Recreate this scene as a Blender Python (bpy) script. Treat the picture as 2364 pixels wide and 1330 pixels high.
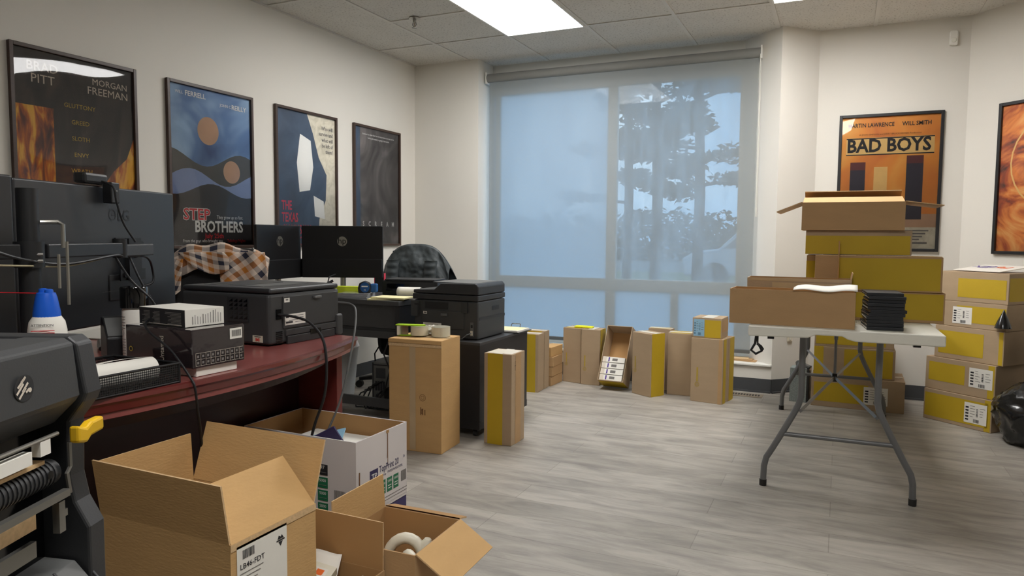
import bpy, bmesh, math, random
from mathutils import Vector, Matrix, noise
for o in list(bpy.data.objects): bpy.data.objects.remove(o)
SC = bpy.context.scene
COL = SC.collection
R = math.radians
random.seed(7)

# ---------------------------------------------------------------- camera
CAMH = 1.1085
cd = bpy.data.cameras.new('camera'); cam = bpy.data.objects.new('camera', cd); COL.objects.link(cam)
cd.sensor_fit = 'HORIZONTAL'; cd.sensor_width = 36.0; cd.lens = 1643.57 / 2364 * 36.0
cd.clip_start = 0.02; cd.clip_end = 500
right = Vector((0.90811763, 0.41864641, 0.0075861)); up = Vector((-0.03675243, 0.06164868, 0.99742102)); fwd = Vector((-0.41709906, 0.90605443, -0.07137053))
m = Matrix((right, up, -fwd)).transposed().to_4x4(); m.translation = Vector((0, 0, CAMH)); cam.matrix_world = m
SC.camera = cam
# ---------------------------------------------------------------- view
SC.view_settings.view_transform = 'Standard'; SC.view_settings.look = 'None'
SC.view_settings.exposure = 0.0; SC.view_settings.gamma = 1.0; SC.view_settings.use_curve_mapping = False
SKY = 3.0
LAMP = 20.5
SC.cycles.max_bounces = 8; SC.cycles.transparent_max_bounces = 16
SC.cycles.sample_clamp_indirect = 6.0

def lin(c):
    out = []
    for v in c[:3]:
        v /= 255.0
        out.append(v / 12.92 if v <= 0.04045 else ((v + 0.055) / 1.055) ** 2.4)
    return (*out, 1.0)

# world: overcast dusk sky, clouds by noise, same for every ray
w = bpy.data.worlds.new('sky'); SC.world = w; w.use_nodes = True
nt = w.node_tree; nt.nodes.clear()
wo = nt.nodes.new('ShaderNodeOutputWorld'); bg = nt.nodes.new('ShaderNodeBackground'); tc = nt.nodes.new('ShaderNodeTexCoord')
nz = nt.nodes.new('ShaderNodeTexNoise'); nz.inputs['Scale'].default_value = 3.2; nz.inputs['Detail'].default_value = 4
rp = nt.nodes.new('ShaderNodeValToRGB'); rp.color_ramp.elements[0].position = 0.38; rp.color_ramp.elements[1].position = 0.66
rp.color_ramp.elements[0].color = lin((108, 164, 212)); rp.color_ramp.elements[1].color = lin((188, 218, 238))
nt.links.new(tc.outputs['Generated'], nz.inputs['Vector']); nt.links.new(nz.outputs['Fac'], rp.inputs['Fac'])
nt.links.new(rp.outputs['Color'], bg.inputs['Color']); bg.inputs['Strength'].default_value = SKY
nt.links.new(bg.outputs['Background'], wo.inputs['Surface'])

# ---------------------------------------------------------------- materials
MAT = {}
def mat(name, rgb, rough=0.6, metal=0.0, noise_amt=0.06, nscale=12.0, bump=0.0, bscale=60.0, coat=0.0, spec=0.5, stretch=(1, 1, 1), emis=None, alpha=None, trans=0.0):
    M = bpy.data.materials.new(name); M.use_nodes = True; n = M.node_tree; b = n.nodes['Principled BSDF']
    b.inputs['Roughness'].default_value = rough; b.inputs['Metallic'].default_value = metal
    b.inputs['Specular IOR Level'].default_value = spec
    if coat: b.inputs['Coat Weight'].default_value = coat; b.inputs['Coat Roughness'].default_value = 0.05
    tcn = n.nodes.new('ShaderNodeTexCoord'); mp = n.nodes.new('ShaderNodeMapping'); mp.inputs['Scale'].default_value = stretch
    n.links.new(tcn.outputs['Object'], mp.inputs['Vector'])
    nn = n.nodes.new('ShaderNodeTexNoise'); nn.inputs['Scale'].default_value = nscale; nn.inputs['Detail'].default_value = 5
    n.links.new(mp.outputs['Vector'], nn.inputs['Vector'])
    mx = n.nodes.new('ShaderNodeMixRGB'); c = lin(rgb)
    mx.inputs['Color1'].default_value = tuple(max(0, v * (1 - noise_amt * 2)) for v in c[:3]) + (1,)
    mx.inputs['Color2'].default_value = tuple(min(1, v * (1 + noise_amt * 2)) for v in c[:3]) + (1,)
    n.links.new(nn.outputs['Fac'], mx.inputs['Fac']); n.links.new(mx.outputs['Color'], b.inputs['Base Color'])
    if bump:
        n2 = n.nodes.new('ShaderNodeTexNoise'); n2.inputs['Scale'].default_value = bscale; n2.inputs['Detail'].default_value = 3
        n.links.new(mp.outputs['Vector'], n2.inputs['Vector'])
        bp = n.nodes.new('ShaderNodeBump'); bp.inputs['Strength'].default_value = bump; bp.inputs['Distance'].default_value = 0.004
        n.links.new(n2.outputs['Fac'], bp.inputs['Height']); n.links.new(bp.outputs['Normal'], b.inputs['Normal'])
    if emis: b.inputs['Emission Color'].default_value = lin(emis[0]); b.inputs['Emission Strength'].default_value = emis[1]
    if alpha is not None: b.inputs['Alpha'].default_value = alpha
    if trans: b.inputs['Transmission Weight'].default_value = trans
    MAT[name] = M
    return M
def N(M): return M.node_tree.nodes, M.node_tree.links

mat('wall_paint', (221, 217, 208), 0.85, noise_amt=0.015, nscale=2, bump=0.05, bscale=180)
mat('white_trim', (226, 224, 216), 0.5, noise_amt=0.02)
mat('baseboard', (66, 68, 71), 0.6, noise_amt=0.04)
mat('tbar', (204, 200, 192), 0.5, noise_amt=0.02)
mat('card', (178, 144, 102), 0.8, noise_amt=0.05, nscale=7, bump=0.12, bscale=90, stretch=(1, 1, 3))
mat('card_tan', (197, 158, 104), 0.8, noise_amt=0.05, nscale=7, bump=0.18, bscale=60, stretch=(1, 1, 4))
mat('card_grey', (170, 147, 118), 0.8, noise_amt=0.05, nscale=6, bump=0.12, bscale=70, stretch=(1, 1, 3))
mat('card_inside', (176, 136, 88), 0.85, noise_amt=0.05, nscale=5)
mat('card_edge', (208, 176, 132), 0.9, noise_amt=0.15, nscale=160)
mat('card_yellow', (188, 158, 28), 0.62, noise_amt=0.05, nscale=6, bump=0.1, bscale=60)
mat('card_mark', (176, 150, 60), 0.8, noise_amt=0.1)
mat('clear_tape', (190, 165, 128), 0.22, noise_amt=0.05)
mat('tape_white', (222, 214, 196), 0.35, noise_amt=0.05)
mat('paper', (232, 229, 220), 0.75, noise_amt=0.02)
mat('paper_cream', (228, 220, 170), 0.75, noise_amt=0.02)
mat('paper_lime', (200, 214, 40), 0.7, noise_amt=0.02)
mat('paper_yellow', (226, 226, 30), 0.7, noise_amt=0.03)
mat('ink', (34, 33, 36), 0.7, noise_amt=0.02)
mat('ink_grey', (118, 114, 110), 0.7)
mat('ink_brown', (120, 84, 50), 0.8)
mat('ink_white', (232, 232, 228), 0.6, noise_amt=0.01)
mat('ink_cream', (216, 206, 190), 0.6, noise_amt=0.01)
mat('ink_red', (205, 34, 44), 0.6, noise_amt=0.02)
mat('ink_pinkred', (214, 62, 84), 0.6, noise_amt=0.02)
mat('ink_gold', (190, 160, 60), 0.6, noise_amt=0.02)
mat('ink_green', (32, 110, 74), 0.6, noise_amt=0.02)
mat('ink_navy', (46, 40, 84), 0.6, noise_amt=0.02)
mat('ink_blue', (76, 112, 140), 0.5, noise_amt=0.04)
mat('ink_orange', (236, 110, 40), 0.6, noise_amt=0.02)
mat('ink_purple', (72, 42, 140), 0.6, noise_amt=0.02)
mat('label_blue', (140, 182, 206), 0.5, noise_amt=0.03)
mat('maple_red', (200, 52, 40), 0.6)
mat('frame_walnut', (62, 44, 34), 0.4, noise_amt=0.15, nscale=30, stretch=(1, 1, 8))
mat('frame_black', (26, 26, 28), 0.35, noise_amt=0.05)
mat('black_plastic', (24, 25, 27), 0.45, noise_amt=0.05)
mat('black_gloss', (12, 12, 13), 0.12, noise_amt=0.03, coat=0.4)
mat('dark_plastic', (56, 57, 58), 0.5, noise_amt=0.04, bump=0.04, bscale=400)
mat('dark_plastic2', (44, 45, 47), 0.45, noise_amt=0.04, bump=0.04, bscale=400)
mat('grey_plastic', (92, 93, 92), 0.5, noise_amt=0.04)
mat('monitor_back', (44, 46, 49), 0.32, noise_amt=0.04, spec=0.6)
mat('hp_back', (15, 15, 17), 0.38, noise_amt=0.03)
mat('silver', (170, 168, 160), 0.3, metal=0.9, noise_amt=0.04)
mat('steel', (140, 138, 132), 0.35, metal=0.8, noise_amt=0.05)
mat('pc_steel', (110, 110, 106), 0.4, metal=0.5, noise_amt=0.1)
mat('leg_grey', (112, 113, 114), 0.38, metal=0.25, noise_amt=0.04)
mat('rubber', (40, 38, 36), 0.8)
mat('white_plastic', (228, 226, 214), 0.45, noise_amt=0.03, bump=0.05, bscale=300)
mat('bin_white', (214, 216, 214), 0.5, noise_amt=0.02)
mat('beige_plastic', (214, 206, 186), 0.5, noise_amt=0.02)
mat('blue_plastic', (24, 92, 205), 0.35, noise_amt=0.03)
mat('tape_blue', (34, 84, 140), 0.4, noise_amt=0.05)
mat('straw_red', (190, 36, 48), 0.4)
mat('yellow_plastic', (216, 172, 24), 0.4, noise_amt=0.04)
mat('lime_plastic', (176, 220, 40), 0.35, noise_amt=0.03)
mat('clear_roll', (216, 212, 190), 0.15, noise_amt=0.03, coat=0.6)
mat('clear_case', (150, 152, 156), 0.1, noise_amt=0.1, coat=0.6)
mat('foil', (150, 140, 132), 0.12, metal=0.4, noise_amt=0.4, nscale=14, coat=0.8)
mat('shrink_dark', (46, 38, 40), 0.1, noise_amt=0.25, nscale=6, bump=0.5, bscale=14, coat=1.0)
mat('purple_card', (58, 50, 98), 0.6, noise_amt=0.04)
mat('white_card', (214, 208, 206), 0.65, noise_amt=0.03, nscale=5, bump=0.08, bscale=20)
mat('case_black', (42, 44, 48), 0.35, noise_amt=0.06)
mat('desk_grey', (60, 60, 61), 0.45, noise_amt=0.06)
mat('desk_black', (34, 34, 36), 0.45, noise_amt=0.08)
mat('bag_black', (14, 14, 15), 0.22, noise_amt=0.1, bump=0.6, bscale=16, coat=0.3)
mat('bag_cloth', (20, 20, 24), 0.8, noise_amt=0.1, bump=0.2, bscale=90)
mat('granite', (132, 140, 138), 0.6, noise_amt=0.45, nscale=220)
mat('jacket', (62, 68, 70), 0.55, noise_amt=0.25, nscale=26, bump=0.6, bscale=30)
mat('chair_mesh', (22, 22, 24), 0.8, noise_amt=0.1, bump=0.3, bscale=300)
mat('ivory_plastic', (226, 222, 204), 0.35, noise_amt=0.02)
mat('trash_liner', (232, 232, 234), 0.4, noise_amt=0.03, bump=0.5, bscale=20)
mat('bark', (70, 62, 58), 0.9, noise_amt=0.25, nscale=20)
mat('needles', (48, 66, 52), 0.9, noise_amt=0.3, nscale=4)
mat('hedge', (92, 94, 84), 0.95, noise_amt=0.3, nscale=2)
mat('asphalt', (120, 122, 122), 0.9, noise_amt=0.1, nscale=1)
mat('lawn', (116, 122, 92), 0.95, noise_amt=0.15, nscale=1)
mat('car_paint', (214, 216, 220), 0.25, noise_amt=0.01, coat=0.5)
mat('car_glass', (60, 68, 76), 0.08, noise_amt=0.01)
mat('tyre', (34, 34, 36), 0.8)
mat('vent_metal', (150, 138, 120), 0.45, noise_amt=0.05, metal=0.2)
mat('lens_dark', (8, 8, 10), 0.1)
mat('header_panel', (150, 152, 152), 0.6, noise_amt=0.02)
mat('light_diffuser', (255, 250, 240), 0.5, noise_amt=0.0, emis=((254, 252, 250), LAMP))
mat('gold_cable', (150, 140, 110), 0.4, metal=0.3)

# ceiling tile: mineral fibre with pinholes
M = mat('ceiling_tile', (206, 202, 194), 0.9, noise_amt=0.03, nscale=9, bump=0.35, bscale=140)
n, l = N(M); b = n['Principled BSDF']; src = b.inputs['Base Color'].links[0].from_socket
vo = n.new('ShaderNodeTexNoise'); vo.inputs['Scale'].default_value = 75; vo.inputs['Detail'].default_value = 2
cr = n.new('ShaderNodeValToRGB'); cr.color_ramp.elements[0].position = 0.30; cr.color_ramp.elements[1].position = 0.42
cr.color_ramp.elements[0].color = (0.55, 0.53, 0.5, 1); cr.color_ramp.elements[1].color = (1, 1, 1, 1)
tcn = n.new('ShaderNodeTexCoord'); l.new(tcn.outputs['Object'], vo.inputs['Vector']); l.new(vo.outputs['Fac'], cr.inputs['Fac'])
mu = n.new('ShaderNodeMixRGB'); mu.blend_type = 'MULTIPLY'; mu.inputs['Fac'].default_value = 1
l.new(src, mu.inputs['Color1']); l.new(cr.outputs['Color'], mu.inputs['Color2']); l.new(mu.outputs['Color'], b.inputs['Base Color'])

# floor: grey wood-look planks running along x
M = bpy.data.materials.new('floor_planks'); M.use_nodes = True; MAT['floor_planks'] = M; n, l = N(M); b = n['Principled BSDF']
tcn = n.new('ShaderNodeTexCoord'); br = n.new('ShaderNodeTexBrick')
br.inputs['Scale'].default_value = 1; br.inputs['Brick Width'].default_value = 1.22; br.inputs['Row Height'].default_value = 0.18
br.inputs['Mortar Size'].default_value = 0.0022; br.inputs['Mortar Smooth'].default_value = 0.6; br.offset = 0.37
br.inputs['Color1'].default_value = lin((168, 163, 155)); br.inputs['Color2'].default_value = lin((155, 150, 142)); br.inputs['Mortar'].default_value = lin((140, 135, 127))
l.new(tcn.outputs['Object'], br.inputs['Vector'])
mp = n.new('ShaderNodeMapping'); mp.inputs['Scale'].default_value = (1.3, 6, 1); l.new(tcn.outputs['Object'], mp.inputs['Vector'])
n1 = n.new('ShaderNodeTexNoise'); n1.inputs['Scale'].default_value = 2.3; n1.inputs['Detail'].default_value = 9; n1.inputs['Roughness'].default_value = 0.65; n1.inputs['Distortion'].default_value = 0.6
l.new(mp.outputs['Vector'], n1.inputs['Vector'])
cr = n.new('ShaderNodeValToRGB'); cr.color_ramp.elements[0].position = 0.3; cr.color_ramp.elements[1].position = 0.62
cr.color_ramp.elements[0].color = (0.55, 0.54, 0.53, 1); cr.color_ramp.elements[1].color = (1.12, 1.11, 1.08, 1)
l.new(n1.outputs['Fac'], cr.inputs['Fac'])
mu = n.new('ShaderNodeMixRGB'); mu.blend_type = 'MULTIPLY'; mu.inputs['Fac'].default_value = 0.85
l.new(br.outputs['Color'], mu.inputs['Color1']); l.new(cr.outputs['Color'], mu.inputs['Color2']); l.new(mu.outputs['Color'], b.inputs['Base Color'])
b.inputs['Roughness'].default_value = 0.48; b.inputs['Specular IOR Level'].default_value = 0.4
bp = n.new('ShaderNodeBump'); bp.inputs['Strength'].default_value = 0.12; bp.inputs['Distance'].default_value = 0.003; l.new(n1.outputs['Fac'], bp.inputs['Height']); l.new(bp.outputs['Normal'], b.inputs['Normal'])

# mahogany desk
M = mat('mahogany', (104, 42, 38), 0.3, noise_amt=0.12, nscale=5, stretch=(3, 1, 6), coat=0.35)
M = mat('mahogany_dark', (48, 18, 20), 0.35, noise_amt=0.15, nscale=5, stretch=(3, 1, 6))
M = mat('mahogany_top', (138, 74, 70), 0.33, noise_amt=0.12, nscale=22, coat=0.3)

# blind fabric: open weave, part see-through
M = bpy.data.materials.new('blind_fabric'); M.use_nodes = True; MAT['blind_fabric'] = M; n, l = N(M); n.clear()
out = n.new('ShaderNodeOutputMaterial'); tr = n.new('ShaderNodeBsdfTransparent'); tl = n.new('ShaderNodeBsdfTranslucent'); df = n.new('ShaderNodeBsdfDiffuse')
tl.inputs['Color'].default_value = lin((226, 228, 224)); df.inputs['Color'].default_value = lin((160, 160, 156)); tr.inputs['Color'].default_value = (0.98, 0.99, 1, 1)
m1 = n.new('ShaderNodeMixShader'); m2 = n.new('ShaderNodeMixShader'); m1.inputs[0].default_value = 0.72; m2.inputs[0].default_value = 0.55
l.new(tl.outputs[0], m1.inputs[1]); l.new(df.outputs[0], m1.inputs[2]); l.new(m1.outputs[0], m2.inputs[1]); l.new(tr.outputs[0], m2.inputs[2]); l.new(m2.outputs[0], out.inputs['Surface'])
mat('blind_tube', (128, 128, 124), 0.7, noise_amt=0.02)

# window glass, fogged by condensation (haze amount by noise)
def fog_glass(name, lo, hi, scale):
    M = bpy.data.materials.new(name); M.use_nodes = True; MAT[name] = M; n, l = N(M); n.clear()
    out = n.new('ShaderNodeOutputMaterial'); tr = n.new('ShaderNodeBsdfTransparent'); tl = n.new('ShaderNodeBsdfTranslucent'); gl = n.new('ShaderNodeBsdfGlossy')
    tl.inputs['Color'].default_value = (0.9, 0.93, 0.96, 1); gl.inputs['Roughness'].default_value = 0.03
    tc = n.new('ShaderNodeTexCoord'); mp = n.new('ShaderNodeMapping'); mp.inputs['Scale'].default_value = (3, 1, 0.6); nn = n.new('ShaderNodeTexNoise'); nn.inputs['Scale'].default_value = scale; nn.inputs['Detail'].default_value = 5
    l.new(tc.outputs['Object'], mp.inputs['Vector']); l.new(mp.outputs['Vector'], nn.inputs['Vector'])
    mr = n.new('ShaderNodeMapRange'); mr.inputs['From Min'].default_value = 0.35; mr.inputs['From Max'].default_value = 0.65; mr.inputs['To Min'].default_value = lo; mr.inputs['To Max'].default_value = hi
    l.new(nn.outputs['Fac'], mr.inputs['Value'])
    a = n.new('ShaderNodeMixShader'); c = n.new('ShaderNodeMixShader'); c.inputs[0].default_value = 0.05
    l.new(mr.outputs['Result'], a.inputs[0]); l.new(tr.outputs[0], a.inputs[1]); l.new(tl.outputs[0], a.inputs[2]); l.new(a.outputs[0], c.inputs[1]); l.new(gl.outputs[0], c.inputs[2]); l.new(c.outputs[0], out.inputs['Surface'])
fog_glass('glass_fogged', 0.62, 0.85, 1.6)
fog_glass('glass_wet', 0.08, 0.3, 5)
fog_glass('glass_low', 0.85, 0.97, 2)

# poster glazing
M = bpy.data.materials.new('glazing'); M.use_nodes = True; MAT['glazing'] = M; n, l = N(M); n.clear()
out = n.new('ShaderNodeOutputMaterial'); tr = n.new('ShaderNodeBsdfTransparent'); gl = n.new('ShaderNodeBsdfGlossy'); gl.inputs['Roughness'].default_value = 0.02
fr = n.new('ShaderNodeFresnel'); fr.inputs['IOR'].default_value = 1.5; a = n.new('ShaderNodeMixShader')
tc = n.new('ShaderNodeTexCoord'); nn = n.new('ShaderNodeTexNoise'); nn.inputs['Scale'].default_value = 2.2; nn.inputs['Detail'].default_value = 0
bp = n.new('ShaderNodeBump'); bp.inputs['Strength'].default_value = 1.0; bp.inputs['Distance'].default_value = 0.012
l.new(tc.outputs['Object'], nn.inputs['Vector']); l.new(nn.outputs['Fac'], bp.inputs['Height']); l.new(bp.outputs['Normal'], gl.inputs['Normal'])
l.new(fr.outputs[0], a.inputs[0]); l.new(tr.outputs[0], a.inputs[1]); l.new(gl.outputs[0], a.inputs[2]); l.new(a.outputs[0], out.inputs['Surface'])

def art(name, stops, scale, stretch, dist=1.5, detail=6, rough=0.5):
    M = bpy.data.materials.new(name); M.use_nodes = True; MAT[name] = M; n, l = N(M); b = n['Principled BSDF']; b.inputs['Roughness'].default_value = rough
    tc = n.new('ShaderNodeTexCoord'); mp = n.new('ShaderNodeMapping'); mp.inputs['Scale'].default_value = stretch
    nn = n.new('ShaderNodeTexNoise'); nn.inputs['Scale'].default_value = scale; nn.inputs['Detail'].default_value = detail; nn.inputs['Distortion'].default_value = dist
    l.new(tc.outputs['Object'], mp.inputs['Vector']); l.new(mp.outputs['Vector'], nn.inputs['Vector'])
    cr = n.new('ShaderNodeValToRGB'); e = cr.color_ramp.elements
    while len(e) < len(stops): e.new(0.5)
    for k, (p, c) in enumerate(stops): e[k].position = p; e[k].color = lin(c)
    l.new(nn.outputs['Fac'], cr.inputs['Fac']); l.new(cr.outputs['Color'], b.inputs['Base Color'])
art('art_ember', [(0.30, (52, 30, 26)), (0.42, (120, 62, 36)), (0.52, (196, 108, 34)), (0.64, (240, 190, 70))], 3.0, (6, 1, 1.3))
art('art_char', [(0.3, (34, 33, 34)), (0.55, (58, 52, 48)), (0.75, (88, 74, 62))], 2.4, (3, 1, 1))
art('art_blue', [(0.3, (52, 78, 124)), (0.5, (92, 126, 172)), (0.66, (156, 186, 214))], 2.6, (1, 1, 1), 0.5, 3)
art('art_slate', [(0.3, (58, 72, 92)), (0.7, (72, 88, 110))], 4, (1, 1, 1))
art('art_cream', [(0.3, (196, 190, 170)), (0.6, (222, 216, 198))], 14, (1, 1, 1))
art('art_grey', [(0.3, (50, 48, 50)), (0.5, (88, 84, 84)), (0.72, (134, 128, 126))], 1.8, (1.2, 1, 1), 2.0, 3)
art('art_orange', [(0.3, (200, 108, 40)), (0.5, (222, 146, 52)), (0.72, (232, 184, 90))], 2.0, (1, 1, 1), 0.8, 3)
art('art_rust', [(0.30, (70, 54, 52)), (0.42, (170, 84, 50)), (0.55, (222, 140, 70)), (0.72, (238, 190, 120))], 3.2, (1, 1, 1), 3.0)
mat('art_tan', (186, 150, 120), 0.6); mat('art_vest', (74, 72, 66), 0.6, noise_amt=0.15); mat('art_dark', (38, 34, 34), 0.6); mat('art_shirt', (132, 150, 190), 0.6)
mat('art_navy', (50, 46, 60), 0.6); mat('art_beige', (226, 190, 120), 0.6); mat('art_maroon', (96, 44, 44), 0.6)

# plaid flannel
M = bpy.data.materials.new('plaid'); M.use_nodes = True; MAT['plaid'] = M; n, l = N(M); b = n['Principled BSDF']; b.inputs['Roughness'].default_value = 0.9
tc = n.new('ShaderNodeTexCoord'); sp = n.new('ShaderNodeSeparateXYZ'); l.new(tc.outputs['UV'], sp.inputs[0])
def stripes(sock):
    m_ = n.new('ShaderNodeMath'); m_.operation = 'FRACT'; l.new(sock, m_.inputs[0])
    cr = n.new('ShaderNodeValToRGB'); cr.color_ramp.interpolation = 'CONSTANT'; e = cr.color_ramp.elements
    while len(e) < 4: e.new(0.5)
    for k, (p, c) in enumerate([(0, (214, 200, 186)), (0.25, (190, 122, 48)), (0.5, (206, 190, 176)), (0.75, (44, 46, 62))]): e[k].position = p; e[k].color = lin(c)
    l.new(m_.outputs[0], cr.inputs['Fac']); return cr.outputs['Color']
mx = n.new('ShaderNodeMixRGB'); mx.inputs['Fac'].default_value = 0.5; l.new(stripes(sp.outputs['X']), mx.inputs['Color1']); l.new(stripes(sp.outputs['Y']), mx.inputs['Color2']); l.new(mx.outputs['Color'], b.inputs['Base Color'])

# wire mesh for the tray
M = bpy.data.materials.new('wire_mesh'); M.use_nodes = True; MAT['wire_mesh'] = M; n, l = N(M); b = n['Principled BSDF']; b.inputs['Base Color'].default_value = lin((26, 26, 28)); b.inputs['Roughness'].default_value = 0.45
tc = n.new('ShaderNodeTexCoord'); mp = n.new('ShaderNodeMapping'); mp.inputs['Rotation'].default_value = (R(45), 0, R(0)); mp.inputs['Scale'].default_value = (260, 260, 260)
vo = n.new('ShaderNodeTexChecker'); vo.inputs['Scale'].default_value = 1.0; l.new(tc.outputs['Object'], mp.inputs['Vector']); l.new(mp.outputs['Vector'], vo.inputs['Vector'])
mr = n.new('ShaderNodeMapRange'); mr.inputs['To Min'].default_value = 0.25; mr.inputs['To Max'].default_value = 1.0; l.new(vo.outputs['Fac'], mr.inputs['Value']); l.new(mr.outputs['Result'], b.inputs['Alpha'])

# ---------------------------------------------------------------- mesh helpers
X, Y, Z = Vector((1, 0, 0)), Vector((0, 1, 0)), Vector((0, 0, 1))
def PF(o, x=X, u=Z):
    x = Vector(x).normalized(); u = Vector(u).normalized(); nn = x.cross(u)
    M = Matrix((x, u, nn)).transposed().to_4x4(); M.translation = Vector(o); return M
I4 = Matrix.Identity(4)
class MB:
    def __init__(s): s.v = []; s.f = []; s.m = []; s.keys = []; s.uv = {}
    def k(s, key):
        if key not in s.keys: s.keys.append(key)
        return s.keys.index(key)
    def face(s, pts, key, M=I4):
        b0 = len(s.v); s.v += [tuple(M @ Vector(p)) for p in pts]; s.f.append(tuple(range(b0, b0 + len(pts)))); s.m.append(s.k(key)); return s
    def box(s, x0, x1, y0, y1, z0, z1, key, M=I4):
        b0 = len(s.v)
        for z in (z0, z1):
            for x, y in ((x0, y0), (x1, y0), (x1, y1), (x0, y1)): s.v.append(tuple(M @ Vector((x, y, z))))
        for q in ((3, 2, 1, 0), (4, 5, 6, 7), (0, 1, 5, 4), (1, 2, 6, 5), (2, 3, 7, 6), (3, 0, 4, 7)): s.f.append(tuple(b0 + i for i in q)); s.m.append(s.k(key))
        return s
    def prism(s, pts, h0, h1, key, M=I4):       # polygon in local x,y extruded h0..h1 along local z
        a = sum(pts[i][0] * pts[(i + 1) % len(pts)][1] - pts[(i + 1) % len(pts)][0] * pts[i][1] for i in range(len(pts)))
        if a < 0: pts = pts[::-1]
        b0 = len(s.v); c = len(pts)
        for h in (h0, h1):
            for p in pts: s.v.append(tuple(M @ Vector((p[0], p[1], h))))
        s.f.append(tuple(b0 + i for i in range(c))[::-1]); s.m.append(s.k(key)); s.f.append(tuple(b0 + c + i for i in range(c))); s.m.append(s.k(key))
        for i in range(c):
            j = (i + 1) % c; s.f.append((b0 + i, b0 + j, b0 + c + j, b0 + c + i)); s.m.append(s.k(key))
        return s
    def tube(s, pts, r, key, n_=8, M=I4):
        pts = [Vector(p) for p in pts]; rs = r if isinstance(r, (list, tuple)) else [r] * len(pts); b0 = len(s.v); prev = None
        for i, p in enumerate(pts):
            t = (pts[min(i + 1, len(pts) - 1)] - pts[max(i - 1, 0)]).normalized()
            if prev is None: a = t.cross(Z if abs(t.z) < 0.9 else X).normalized()
            else:
                a = (prev - t * prev.dot(t)).normalized()
            prev = a; c = t.cross(a)
            for q in range(n_):
                an = 2 * math.pi * q / n_; s.v.append(tuple(M @ (p + (a * math.cos(an) + c * math.sin(an)) * rs[i])))
        for i in range(len(pts) - 1):
            for q in range(n_):
                q2 = (q + 1) % n_; s.f.append((b0 + i * n_ + q, b0 + i * n_ + q2, b0 + (i + 1) * n_ + q2, b0 + (i + 1) * n_ + q)); s.m.append(s.k(key))
        s.f.append(tuple(b0 + q for q in range(n_))[::-1]); s.m.append(s.k(key)); e = b0 + (len(pts) - 1) * n_; s.f.append(tuple(e + q for q in range(n_))); s.m.append(s.k(key))
        return s
    def lathe(s, prof, key, c=(0, 0, 0), n_=24, M=I4, caps=True):
        b0 = len(s.v)
        for r_, z_ in prof:
            for q in range(n_):
                an = 2 * math.pi * q / n_; s.v.append(tuple(M @ Vector((c[0] + r_ * math.cos(an), c[1] + r_ * math.sin(an), c[2] + z_))))
        for i in range(len(prof) - 1):
            for q in range(n_):
                q2 = (q + 1) % n_; s.f.append((b0 + i * n_ + q, b0 + i * n_ + q2, b0 + (i + 1) * n_ + q2, b0 + (i + 1) * n_ + q)); s.m.append(s.k(key))
        if caps:
            s.f.append(tuple(b0 + q for q in range(n_))[::-1]); s.m.append(s.k(key)); e = b0 + (len(prof) - 1) * n_; s.f.append(tuple(e + q for q in range(n_))); s.m.append(s.k(key))
        return s
    def disc(s, cx, cy, rx, ry, h, key, M=I4, n_=28):
        return s.face([(cx + rx * math.cos(2 * math.pi * i / n_), cy + ry * math.sin(2 * math.pi * i / n_), h) for i in range(n_)], key, M)
    def ring(s, cx, cy, r0, r1, h, key, M=I4, n_=28, ky=1.0):
        for i in range(n_):
            a, b_ = 2 * math.pi * i / n_, 2 * math.pi * (i + 1) / n_
            s.face([(cx + r0 * math.cos(a), cy + ky * r0 * math.sin(a), h), (cx + r1 * math.cos(a), cy + ky * r1 * math.sin(a), h), (cx + r1 * math.cos(b_), cy + ky * r1 * math.sin(b_), h), (cx + r0 * math.cos(b_), cy + ky * r0 * math.sin(b_), h)], key, M)
        return s
    def grid(s, fn, nu, nv, key, M=I4):
        b0 = len(s.v)
        for j in range(nv + 1):
            for i in range(nu + 1): s.v.append(tuple(M @ Vector(fn(i / nu, j / nv))))
        for j in range(nv):
            for i in range(nu):
                a = b0 + j * (nu + 1) + i; s.uv[len(s.f)] = [(i / nu, j / nv), ((i + 1) / nu, j / nv), ((i + 1) / nu, (j + 1) / nv), (i / nu, (j + 1) / nv)]
                s.f.append((a, a + 1, a + nu + 2, a + nu + 1)); s.m.append(s.k(key))
        return s
    def text(s, t, size, key, M, x=0.0, y=0.0, h=0.0006, align='LEFT', bold=0.0, sx=1.0):
        c = bpy.data.curves.new('t', 'FONT'); c.body = t; c.size = size; c.align_x = align; c.offset = bold * size; c.resolution_u = 2
        o = bpy.data.objects.new('t', c); me = bpy.data.meshes.new_from_object(o)
        b0 = len(s.v)
        for v in me.vertices: s.v.append(tuple(M @ Vector((x + v.co.x * sx, y + v.co.y, h))))
        for p in me.polygons: s.f.append(tuple(b0 + i for i in p.vertices)); s.m.append(s.k(key))
        bpy.data.objects.remove(o); bpy.data.curves.remove(c); bpy.data.meshes.remove(me); return s
    def build(s, name, parent=None, smooth=False, bevel=0.0, seg=2, solid=0.0, kind=None, loc=None):
        me = bpy.data.meshes.new(name); me.from_pydata(s.v, [], s.f); me.validate(verbose=False)
        for k_ in s.keys: me.materials.append(MAT[k_])
        if len(me.polygons) == len(s.m):
            for p, mi in zip(me.polygons, s.m): p.material_index = mi
            if s.uv:
                ul = me.uv_layers.new(name='uv')
                for fi, uvs in s.uv.items():
                    for li, uvv in zip(me.polygons[fi].loop_indices, uvs): ul.data[li].uv = uvv
        if smooth:
            for p in me.polygons: p.use_smooth = True
            try: me.set_sharp_from_angle(angle=R(40))
            except Exception: pass
        o = bpy.data.objects.new(name, me); COL.objects.link(o)
        if loc: o.location = loc
        if parent is not None: o.parent = parent
        if solid:
            md = o.modifiers.new('solid', 'SOLIDIFY'); md.thickness = solid; md.offset = 0
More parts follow.
